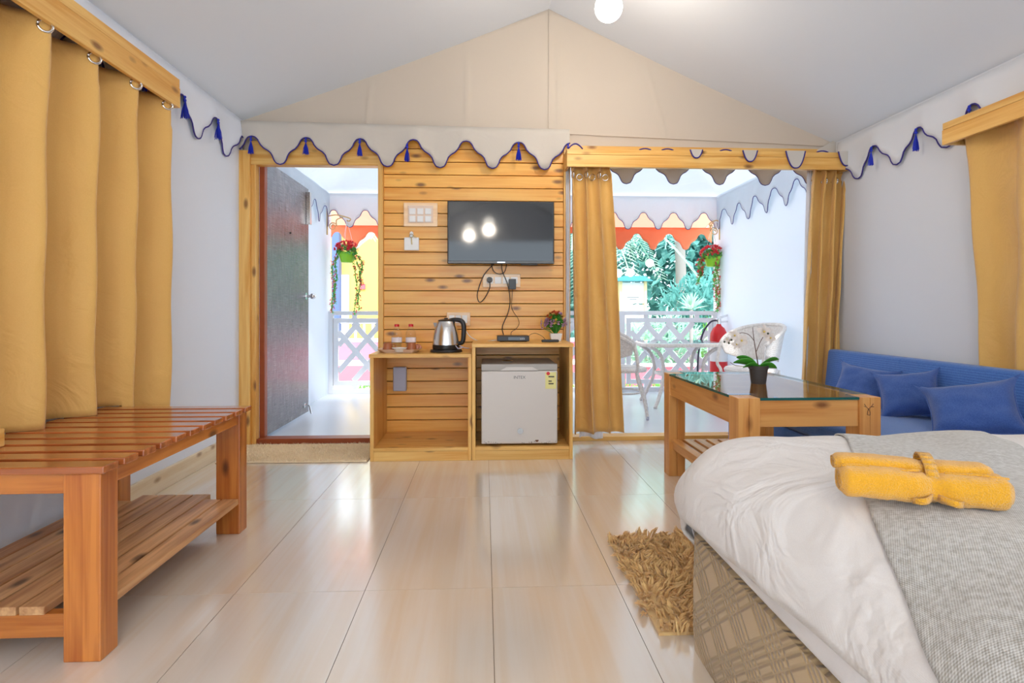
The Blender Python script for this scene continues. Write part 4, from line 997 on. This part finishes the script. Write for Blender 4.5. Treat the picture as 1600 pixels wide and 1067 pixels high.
for q in (-1, 1):
    m = MB().grid(8, 3, lambda u, v: cm + perp * (-.026 - .022 * math.sin(u * 2.6)) + axd * (q * (.004 + .030 * u) + 0) + Vector((0, 0, .016 - .006 * u + .010 * (v - .5)))); m.build('tie_end', towelm, tw_, smooth=True, solid=.003)
m = MB(); ed = []
for k_ in range(40):
    s = TLn * k_ / 39
    if abs(s - mid) < .014: continue
    ed.append((st + axd * s - perp * (.010 - .004 * math.sin(s * 50)) + Vector((0, 0, .0515 + .0015 * math.sin(s * 70)))))
h = [p for p in ed if (p - st).dot(axd) < mid]; g2 = [p for p in ed if (p - st).dot(axd) > mid]
for q in (h, g2): MB().tube(q, .0022, 6).build('hem', towelm, tw_, smooth=True)

# ---------------- shag rug ----------------
rg = thing('shag_rug', (.80, 1.93, 0), 'tan shaggy rug on the floor at foot of the bed', 'rug')
RX0, RX1, RY0, RY1 = .49, 1.25, 1.60, 2.27
MB().box(RX0, RX1, RY0, RY1, .0005, .010).build('backing', shag, rg)
m = MB(); rr = random.Random(9)
for tf in range(1250):
    tx = rr.uniform(RX0, RX0 + .64); ty = rr.uniform(RY0 - .005, RY1 + .005); c = noise.noise_vector(Vector((tx * 9, ty * 9, 0)))
    ld_ = Vector((c.x * 2.0 + rr.uniform(-.7, .7) - (.7 if tx < RX0 + .03 else 0), c.y * 2.0 - .3 + rr.uniform(-.7, .7), .75)).normalized(); ln = rr.uniform(.034, .054)
    tip = Vector((tx, ty, .008)) + ld_ * ln
    for q in range(12):
        a_ = rr.uniform(0, 2 * PI); b = Vector((tx + .012 * math.cos(a_), ty + .012 * math.sin(a_), .008)); p2 = tip + Vector((rr.uniform(-1, 1), rr.uniform(-1, 1), rr.uniform(-1, .5))) * .006
        p2.z = max(p2.z, .012); p1 = b.lerp(p2, .5) + Vector((.004 * math.cos(a_), .004 * math.sin(a_), .007)); s_ = Vector((-math.sin(a_), math.cos(a_), 0)) * .0028
        m.add([b - s_, b + s_, p1 + s_, p1 - s_, p2], [(0, 1, 2, 3), (3, 2, 4)])
tag(m.build('pile', shag, rg), kind='stuff')

# ---------------- ceiling bulbs ----------------
def bulb(px_pos, r, label, energy):
    c = Vector(px_pos); zc = ceil_z(c.x, c.y); t = thing('light_bulb', c, label, 'bulb', 'white globe bulbs')
    MB().sphere(c, r, 28).build('globe', bulbm, t, smooth=True)
    MB().lathe(c + Vector((0, 0, r * .92)), [(.022, 0), (.024, .02), (.018, .055), (.008, .06)], 18).build('holder', whitep, t, smooth='auto')
    MB().tube([c + Vector((0, 0, r + .05)), Vector((c.x, c.y, zc + .0))], .003, 6).build('cord', whitep, t)
    l = bpy.data.lights.new('lamp', 'POINT'); l.energy = energy; l.color = (1, .88, .72); l.shadow_soft_size = r
    lo = bpy.data.objects.new('bulb_light', l); COL.objects.link(lo); lo.parent = t; lo.location = (0, 0, -r * 1.6)
    return t
p = at(951, 12, Y=3.02); bulb(p, .073, 'glowing white globe bulb hanging near the ceiling ridge', 14)
bulb((.07, -1.28, 2.3), .08, 'white globe bulb behind the viewer, mirrored in the television screen', 22)
bulb((-.26, -2.0, 2.3), .08, 'white globe bulb by the rear wall, mirrored in the television screen', 22)

# ---------------- porch: railing ----------------
rl = thing('porch_railing', (.46, YF, 0), 'white wooden porch railing with crossed diagonal bars', 'railing')
ztr = az(486, YF)
box('top_rail', white_paint, -1.70, 2.62, YF - .03, YF + .03, ztr - .045, ztr, rl)
box('base_rail', white_paint, -1.70, 2.62, YF - .025, YF + .025, az(613, YF), az(606, YF), rl)
zp1, zp0 = az(497, YF), az(601, YF)
np_ = 4; pw_ = 4.32 / np_; fw = .05
for i in range(np_):
    x0 = -1.70 + pw_ * i + .05; x1 = x0 + pw_ - .10
    box('panel_rail', white_paint, x0, x1, YF - .015, YF + .015, zp1 - fw, zp1, rl); box('panel_rail', white_paint, x0, x1, YF - .015, YF + .015, zp0, zp0 + fw, rl)
    box('panel_stile', white_paint, x0, x0 + fw, YF - .015, YF + .015, zp0 + fw, zp1 - fw, rl); box('panel_stile', white_paint, x1 - fw, x1, YF - .015, YF + .015, zp0 + fw, zp1 - fw, rl)
    ix0, ix1, iz0, iz1 = x0 + fw, x1 - fw, zp0 + fw, zp1 - fw
    for sg in (1, -1):
        sl_ = 1.15 * sg
        for k_ in (-2, -1, 0, 1, 2):
            cx = (ix0 + ix1) / 2 + k_ * .25; zc = (iz0 + iz1) / 2
            # clip the line z = zc + sl*(x-cx) to the panel
            pts = []
            for x in (ix0, ix1):
                z = zc + sl_ * (x - cx)
                if iz0 <= z <= iz1: pts.append((x, z))
            for z in (iz0, iz1):
                x = cx + (z - zc) / sl_
                if ix0 < x < ix1: pts.append((x, z))
            if len(pts) >= 2 and math.dist(pts[0], pts[1]) > .12 and abs(k_) in (0, 1, 2) and not (abs(k_) == 2 and sg < 0):
                MB().bar((pts[0][0], YF + .006 * sg, pts[0][1]), (pts[1][0], YF + .006 * sg, pts[1][1]), .058, .012).build('diagonal_bar', white_paint, rl)
    for xx in (x0 + .2, x1 - .2):
        box('rail_block', white_paint, xx, xx + .05, YF - .015, YF + .015, az(606, YF), zp0, rl); box('rail_block', white_paint, xx, xx + .05, YF - .015, YF + .015, zp1, ztr - .045, rl)
    if i: box('rail_post', white_paint, x0 - .08, x0 - .02, YF - .03, YF + .03, 0, ztr - .045, rl)
for x in (-1.70, 2.575): box('rail_post', white_paint, x, x + .045, YF - .03, YF + .03, 0, ztr - .045, rl)

# ---------------- porch furniture ----------------
def wchair(c, ang, label):
    root = thing('wicker_chair', (0, 0, 0), label, 'chair', 'white wicker porch chairs')
    m = MB(); m.lathe((0, 0, .40), [(.20, -.02), (.245, -.02), (.25, 0), (.235, .016), (.05, .022), (.001, .022)], 28); m.build('seat', wicker, root, smooth='auto')
    def back(u, v):
        a = math.radians(-25 + 230 * u); side = abs(u - .5) * 2; top = .785 - .17 * side ** 2.2; low = .47 + .12 * max(0, side - .45)
        r = .245 + .07 * v * (1 - .3 * side); return Vector((r * math.cos(a), r * math.sin(a), low + (top - low) * v))
    MB().grid(36, 10, back).build('back_shell', wicker, root, smooth=True, solid=.014)
    MB().tube([back(k_ / 30, 1) for k_ in range(31)], .017, 8).build('arm_rim', wicker, root, smooth=True)
    for sx in (-1, 1):
        m = MB(); m.tube(bez([back(0 if sx > 0 else 1, 1), (sx * .275, -.16, .45), (sx * .235, -.15, .36), (sx * .25, -.22, .15), (sx * .27, -.25, .015)], 8), .015, 8); LG = {(sx, True): m.build('leg', wicker, root, smooth=True)}
        m = MB(); m.tube(bez([(sx * .19, .16, .40), (sx * .2, .19, .2), (sx * .21, .24, .015)], 8), .015, 8); LG[(sx, False)] = m.build('leg', wicker, root, smooth=True)
        for y in (-.25, .24): MB().lathe((sx * (.27 if y < 0 else .21), y, 0), [(.013, 0), (.015, .03)], 10).build('foot_cap', greyp, LG[(sx, y < 0)])
    pts = [Vector((.2 * math.cos(a), .19 * math.sin(a), .2)) for a in [2 * PI * k_ / 20 for k_ in range(21)]]; MB().tube(pts, .009, 6).build('stretcher', wicker, root, smooth=True)
    root.location = c; root.rotation_euler = (0, 0, ang); root.scale = (.88, .88, 1); return root
wchair((1.20, 5.00, 0), math.radians(75), 'white wicker chair half hidden by the left window curtain')
wchair((2.30, 4.88, 0), math.radians(-66), 'white wicker chair against the right-hand porch wall')
tb = thing('wicker_table', (1.80, 5.45, 0), 'white wicker table between the porch chairs', 'table')
TT = .600; tcx, tcy = 1.88, 5.52
m = MB(); hx, hy = .40, .30
poly = []
for k_ in range(48):
    a = 2 * PI * k_ / 48; ca, sa = math.cos(a), math.sin(a); q = (abs(ca) ** 5 + abs(sa) ** 5) ** (-.2); poly.append((tcx + hx * ca * q, tcy + hy * sa * q))
m.prism(poly, TT - .035, TT, 'XY').build('tabletop', wicker, tb, bevel=.008)
m = MB().prism([(tcx + (x - tcx) * .97, tcy + (y - tcy) * .97) for x, y in poly], TT + .0005, TT + .007, 'XY'); m.build('glass_sheet', mk_glass('porch_glass', (.9, .95, .97), 1.5), tb)
for sx in (-1, 1):
    for sy in (-1, 1):
        MB().tube(bez([(tcx + sx * .33, tcy + sy * .22, TT - .03), (tcx + sx * .22, tcy + sy * .17, .48), (tcx + sx * .19, tcy + sy * .15, .3), (tcx + sx * .24, tcy + sy * .2, .12), (tcx + sx * .30, tcy + sy * .25, 0)], 8), .017, 8).build('leg', wicker, tb, smooth=True)
m = MB(); m.prism([(tcx + (x - tcx) * .52, tcy + (y - tcy) * .55) for x, y in poly], .28, .31, 'XY').build('lower_shelf', wicker, tb, bevel=.006)
# fire extinguisher
ec = Vector((ax(1123, 6.1), 6.1, 0))
ex = thing('fire_extinguisher', ec, 'red fire extinguisher with black hose by the porch railing', 'extinguisher')
MB().lathe(ec, [(.085, 0), (.09, .01), (.09, .60), (.085, .66), (.06, .715), (.03, .74), (.022, .76)], 28).build('cylinder', redm, ex, smooth='auto')
MB().lathe(ec + Vector((0, 0, .36)), [(.0915, 0), (.0915, .20)], 28, cap=False).build('paper_label', whitep, ex, smooth='auto')
m = MB(); m.lathe(ec + Vector((0, 0, .76)), [(.025, 0), (.025, .05), (.015, .06)], 14); m.build('valve', steel, ex, smooth='auto')
m = MB(); m.bar(ec + Vector((-.03, 0, .81)), ec + Vector((.11, 0, .86)), .02, .02); m.bar(ec + Vector((-.0, 0, .78)), ec + Vector((.12, 0, .79)), .018, .018); m.build('lever', steel, ex)
MB().tube(bez([ec + Vector(v) for v in ((-.02, 0, .80), (-.10, -.02, .78), (-.19, -.04, .66), (-.24, -.05, .45), (-.25, -.05, .25), (-.24, -.05, .16))], 8), .010, 8).build('hose', flat('hose_dark', srgb(50, 50, 70), .5), ex, smooth=True)
# hanging baskets
def basket(px, pyr, wallx, sgn, label, vines, seed):
    Yb = 6.30; rr = random.Random(seed); c = Vector((ax(px, Yb), Yb, az(pyr, Yb)))
    t = thing('hanging_planter', c, label, 'planter', 'lime pots of red flowers hanging in the porch')
    MB().lathe(c + Vector((0, 0, -.10)), [(.055, 0), (.062, .004), (.088, .10), (.096, .102), (.096, .112), (.086, .112), (.08, .09), (.001, .09)], 26).build('pot', green_pot, t, smooth='auto')
    hk = c + Vector((0, 0, .36)); m = MB()
    for k_ in range(3):
        a = k_ * 2 * PI / 3 + .4; m.tube([c + Vector((.092 * math.cos(a), .092 * math.sin(a), .005)), hk], .0018, 4)
    m.build('hanger_chain', steel, t)
    gm, fm = MB(), MB()
    for k_ in range(150):
        d = rv(rr); d.z = abs(d.z); p = c + Vector((d.x * .10, d.y * .10, .005 + d.z * .07))
        for q in range(3): leafq(gm, p, rv(rr), .010, .04)
        if k_ % 2 == 0:
            for q in range(6): leafq(fm, p + Vector((0, 0, .03)) + d * .02, rv(rr) + d, .012, .03)
    for (dx, ln) in vines:
        x = dx; st = c + Vector((dx * .7, rr.uniform(-.06, .03), .0)); pts = []
        for k_ in range(12):
            f = k_ / 11; pts.append(st + Vector((dx * .5 * min(1, f * 4) + .014 * math.sin(f * 9 + dx * 30), -.02 * min(1, f * 3), .02 - ln * f)))
        gm.tube(pts, .003, 4)
        for p in bez(pts, 4):
            for q in range(3): leafq(gm, p, rv(rr) + Vector((0, 0, -.4)), .009, .036)
            if rr.random() < .55:
                cc_ = p + rv(rr) * .025
                for q in range(5): leafq(fm, cc_, rv(rr), .009, .022)
    gm.build('foliage', leafv, t); fm.build('blossoms', redfl, t)
    br = thing('wall_bracket', (wallx, Yb, hk.z), 'cream scroll bracket holding the ' + ('left' if sgn > 0 else 'right') + ' hanging planter', 'bracket', 'scroll brackets for the planters')
    MB().tube([(wallx, Yb, hk.z + .14), (wallx, Yb, hk.z - .16)], .009, 8).build('back_plate', brass, br)
    ln = abs(hk.x - wallx); m = MB(); m.tube(bez([(wallx, Yb, hk.z + .04), (wallx + sgn * ln * .5, Yb, hk.z + .055), (hk.x + sgn * .03, Yb, hk.z + .02), (hk.x + sgn * .025, Yb, hk.z - .01), (hk.x, Yb, hk.z)], 8), .0065, 7)
    sp = [(wallx + sgn * (.015 + .045 + .045 * math.cos(a) * (1 - a / 14)), Yb, hk.z - .07 + .045 * math.sin(a) * (1 - a / 14)) for a in [k_ * .35 for k_ in range(28)]]
    m.tube(sp, .006, 6); m.tube(bez([sp[0], (wallx + sgn * .10, Yb, hk.z + .0), (wallx + sgn * ln * .8, Yb, hk.z + .03)], 6), .006, 6)
    m.build('scroll', brass, br, smooth=True)
basket(542, 397, -1.695, 1, 'lime pot of red flowers hanging at the porch left, seen through the doorway', [(-.12, .64), (-.09, .55), (.13, .35), (.08, .66), (.12, .62)], 3)
basket(1113, 401, 2.615, -1, 'lime pot of red flowers hanging at the porch right, seen through the window', [(-.13, .30), (-.10, .22), (.0, .5), (.06, .6), (.10, .64), (.03, .62), (.12, .45)], 5)

# ---------------- garden outside ----------------
tag(MB().box(-40, 40, 6.76, 60, -.55, -.45).build('ground', flat('garden_ground', srgb(180, 176, 160), .9, var=.15, bscale=3)), kind='structure')
fol = {k_: flat('foliage_' + k_, c, .55, transl=.45, var=.25, bscale=4) for k_, c in {'teal': srgb(160, 208, 202), 'pale': srgb(184, 216, 196), 'deep': srgb(120, 182, 176), 'grass': srgb(150, 200, 110)}.items()}
bark = flat('bark', srgb(140, 135, 130), .8, bump=.6, bscale=30)
def bush(c, r, n, m_, label, lw=.03, ll=.13, seed=0, name='shrub', cat='shrub', group=None, trunk=0):
    rr = random.Random(seed); t = thing(name, (c[0], c[1], -.45), label, cat, group); m = MB(); c = Vector(c)
    for k_ in range(n):
        d = rv(rr); q = rr.random() ** .4; p = c + Vector((d.x * r[0] * q, d.y * r[1] * q, d.z * r[2] * q)); leafq(m, p, rv(rr) + Vector((0, 0, .2)) + d * .6, lw, ll * rr.uniform(.7, 1.3))
    m.build('foliage', m_, t)
    s = MB(); s.tube(bez([(c.x, c.y, -.46), (c.x + .05, c.y, (c.z - .45) / 2), (c.x, c.y, c.z)], 5), [.05 + .05 * trunk] * 11, 8)
    for k_ in range(5): s.tube([(c.x, c.y, c.z - r[2] * .5), c + Vector((rr.uniform(-1, 1) * r[0] * .6, rr.uniform(-1, 1) * r[1] * .6, rr.uniform(-.2, .6) * r[2]))], .02 + .02 * trunk, 5)
    s.build('trunk' if trunk else 'stem', bark, t); return t
def palm(x, y, h, fr_n, fl, label, seed, m_, tr=.14):
    rr = random.Random(seed); t = thing('palm_tree', (x, y, -.45), label, 'palm', 'garden palms'); top = Vector((x, y, h))
    MB().tube(bez([(x, y, -.46), (x + .1, y, h * .4), (x, y, h)], 8), [tr * (1 - .25 * k_ / 16) for k_ in range(17)], 12).build('trunk', bark, t, smooth=True)
    for k_ in range(fr_n):
        a = 2 * PI * k_ / fr_n + rr.uniform(-.2, .2); el = rr.uniform(-.2, .9); d = Vector((math.cos(a), math.sin(a), 0)); pts = []
        for q in range(10):
            f = q / 9; pts.append(top + d * fl * (f * math.cos(el) + .0) + Vector((0, 0, fl * (math.sin(el) * f - .75 * f * f))))
        m = MB(); m.tube(pts, .012, 4)
        for q in range(1, 40):
            f = q / 40; i = min(8, int(f * 9)); p = pts[i].lerp(pts[i + 1], f * 9 - i); sd = Vector((-d.y, d.x, 0))
            for s in (-1, 1): leafq(m, p, sd * s + d * .5 + Vector((0, 0, -.55)), .014, .42 * (1 - .6 * f) + .08)
        m.build('frond', m_, t)
    return t
palm(1.9, 11.5, 3.1, 16, 2.3, 'pale palm with drooping fronds behind the porch left of window centre', 1, fol['pale'])
palm(4.4, 13.0, 3.6, 16, 2.6, 'teal palm standing behind the extinguisher', 2, fol['teal'])
palm(3.2, 15.5, 4.2, 16, 2.6, 'tall palm trunk seen in the middle of the porch window', 3, fol['teal'], .22)
palm(-1.2, 11.5, 2.7, 12, 1.5, 'pale palm with drooping fronds seen through the doorway', 6, fol['pale'])
bush((2.2, 18, 2.4), (2.4, 1.2, 3.0), 4200, fol['teal'], 'large teal-green tree behind the palms, left in the window', .11, .45, 4, 'garden_tree', 'tree', 'garden trees', 1)
bush((6.9, 17, 2.4), (2.6, 1.2, 3.2), 4200, fol['deep'], 'large dark green tree behind the palms, right in the window', .11, .45, 5, 'garden_tree', 'tree', 'garden trees', 1)
bush((4.15, 10.8, .95), (.80, .6, .62), 1500, fol['deep'], 'dark layered shrub above the railing near the right planter', .03, .2, 6, group='garden shrubs')
bush((2.9, 9.5, .2), (.85, .45, .62), 1500, fol['pale'], 'pale leafy shrub right behind the railing under the window', .022, .2, 7, group='garden shrubs')
bush((4.3, 10.0, .1), (.7, .5, .6), 900, fol['grass'], 'green shrub behind the extinguisher outside the railing', .022, .2, 8, group='garden shrubs')
for i, x in enumerate((-1.4, -.9, 1.3, 1.8, 2.3)):
    bush((x, 7.3, -.25), (.3, .2, .22), 420, fol['grass'], ['short green plant below railing at far left of doorway', 'short green plant below railing at right of doorway', 'short green plant under the left porch chair behind rail', 'short green plant under the porch table behind rail', 'short green plant left of the extinguisher behind rail'][i], .014, .1, 20 + i, group='garden shrubs')
sk = thing('spiky_plant', at(1080, 480, Y=9.0), 'pale spiky plant just above the railing left of the extinguisher', 'plant'); m = MB(); rr = random.Random(3); c = at(1080, 484, Y=9.0)
for k_ in range(34):
    a = rr.uniform(0, 2 * PI); el = rr.uniform(.1, 1.3); leafq(m, c, Vector((math.cos(a) * math.cos(el), math.sin(a) * math.cos(el), math.sin(el))), .025, .30)
m.build('leaves', fol['pale'], sk); MB().tube([(c.x, c.y, -.46), c], .03, 8).build('stem', bark, sk)
bush((1.0, 21, 2.0), (3.2, 1.2, 3.4), 4200, fol['pale'], 'pale tree far behind the notice kiosk', .13, .5, 14, 'garden_tree', 'tree', 'garden trees', 1)
bush((10.5, 20, 2.4), (3.2, 1.2, 3.6), 3000, fol['teal'], 'teal tree far behind at right edge of the porch opening', .13, .5, 15, 'garden_tree', 'tree', 'garden trees', 1)
# kiosk
k0 = thing('notice_kiosk', (ax(988, 12), 12, -.45), 'white notice board kiosk with small teal roof in the garden', 'kiosk')
kx0, kx1 = ax(969, 12), ax(1006, 12)
box('board_panel', white_paint, kx0 + .04, kx1 - .0, 12, 12.08, az(474, 12), az(441, 12), k0); box('board_panel', white_paint, kx0 + .04, kx1, 12, 12.08, -.1, az(476, 12), k0)
for x in (kx0 - .02, kx1): box('post', flat('kiosk_post' + str(round(x)), srgb(232, 214, 160), .6), x, x + .06, 11.97, 12.1, -.45, az(439, 12), k0)
MB().prism([(kx0 - .18, az(439, 12)), (kx1 + .15, az(439, 12)), ((kx0 + kx1) / 2 + .2, az(431, 12)), ((kx0 + kx1) / 2 - .2, az(431, 12))], 11.8, 12.3, 'XZ').build('roof', flat('teal_roof', srgb(70, 150, 170), .6), k0)
text('MENU', .11, flat('ink2', (.1, .12, .13), .6), k0, ((kx0 + kx1) / 2 + .02, 11.998, az(464, 12)), (PI / 2, 0, 0)) if False else None
m = MB()
for dz, w in ((464, .13), (466.5, .08)): m.box((kx0 + kx1) / 2 + .02 - w, (kx0 + kx1) / 2 + .02 + w, 11.995, 12.0, az(dz + 1, 12), az(dz - .2, 12))
m.build('printed_lines', flat('ink3', (.15, .17, .18), .6), k0)
for px, py, lab in ((1015, 411, 'higher round white globe lamp hanging among the palms'), (985, 426, 'lower round white globe lamp above the kiosk'), (966, 427, 'round white globe lamp beside the left curtain edge')):
    c = at(px, py, Y=9.5); t = thing('globe_lamp', c, lab, 'lamp', 'garden globe lamps'); MB().sphere(c, .068, 20).build('globe', globem, t, smooth=True)
    MB().tube([c + Vector((0, 0, .08)), Vector((c.x, c.y, 3.4))], .004, 5).build('cord', black, t)
wr_ = MB().tube([(-3, 9.5, 3.4), (1, 9.5, 3.38), (8, 9.5, 3.4)], .006, 5).build('overhead_wire', black); tag(wr_, 'overhead wire holding the garden globe lamps', 'wire')
# yellow building seen through the doorway
yb = thing('yellow_building', (-3, 15, -.45), 'pale yellow house seen through the doorway', 'building')
yel = flat('yellow_plaster', srgb(222, 184, 96), .8); 
box('wall', yel, -4.4, -.2, 15, 18, -.45, 3.6, yb, 0)
box('roof_slab', white_paint, -4.7, .1, 14.6, 18.3, 3.6, 3.75, yb)
box('corner_column', flat('slate_blue', srgb(80, 100, 150), .6), ax(520, 14.8), ax(531, 14.8), 14.7, 14.98, -.45, 3.6, yb)
box('name_plate', flat('pink_sign', srgb(230, 90, 100), .6), ax(560, 14.9), ax(570, 14.9), 14.95, 15, az(452, 14.95), az(444, 14.95), yb)
box('door_panel', white_paint, ax(533, 14.9), ax(544, 14.9), 14.93, 15, -.4, az(430, 14.95), yb)
tw2 = thing('red_terrace_wall', (-1.8, 10.5, -.45), 'low red and white striped terrace wall beyond the railing', 'wall')
rdp = flat('faded_red', srgb(214, 110, 124), .8)
for i, (za, zb, mm_, nm) in enumerate(((-.45, -.10, rdp, 'red_band'), (-.098, -.04, white_paint, 'white_coping'), (-.038, .30, rdp, 'red_band'), (.302, .36, white_paint, 'white_coping'))):
    box(nm, mm_, -6, 1.9, 10.5 + .5 * (i // 2), 11.2, za, zb, tw2)
pnk = thing('red_planter_wall', (2.5, 8.65, -.45), 'short faded red planter wall under the window shrubs', 'wall')
box('red_band', rdp, 1.6, 4.6, 8.6, 8.7, -.45, .05, pnk); box('white_coping', white_paint, 1.6, 4.6, 8.56, 8.74, .051, .09, pnk)
gb = thing('garden_table_set', (-2.0, 12.2, -.45), 'white garden fence of thin bars beyond the doorway', 'fence')
for k_ in range(12): box('fence_bar', white_paint, -2.9 + .18 * k_, -2.86 + .18 * k_, 12.2, 12.24, -.45, .62, gb, 0)
box('fence_rail', white_paint, -3.0, -.6, 12.19, 12.25, .62, .68, gb, 0)
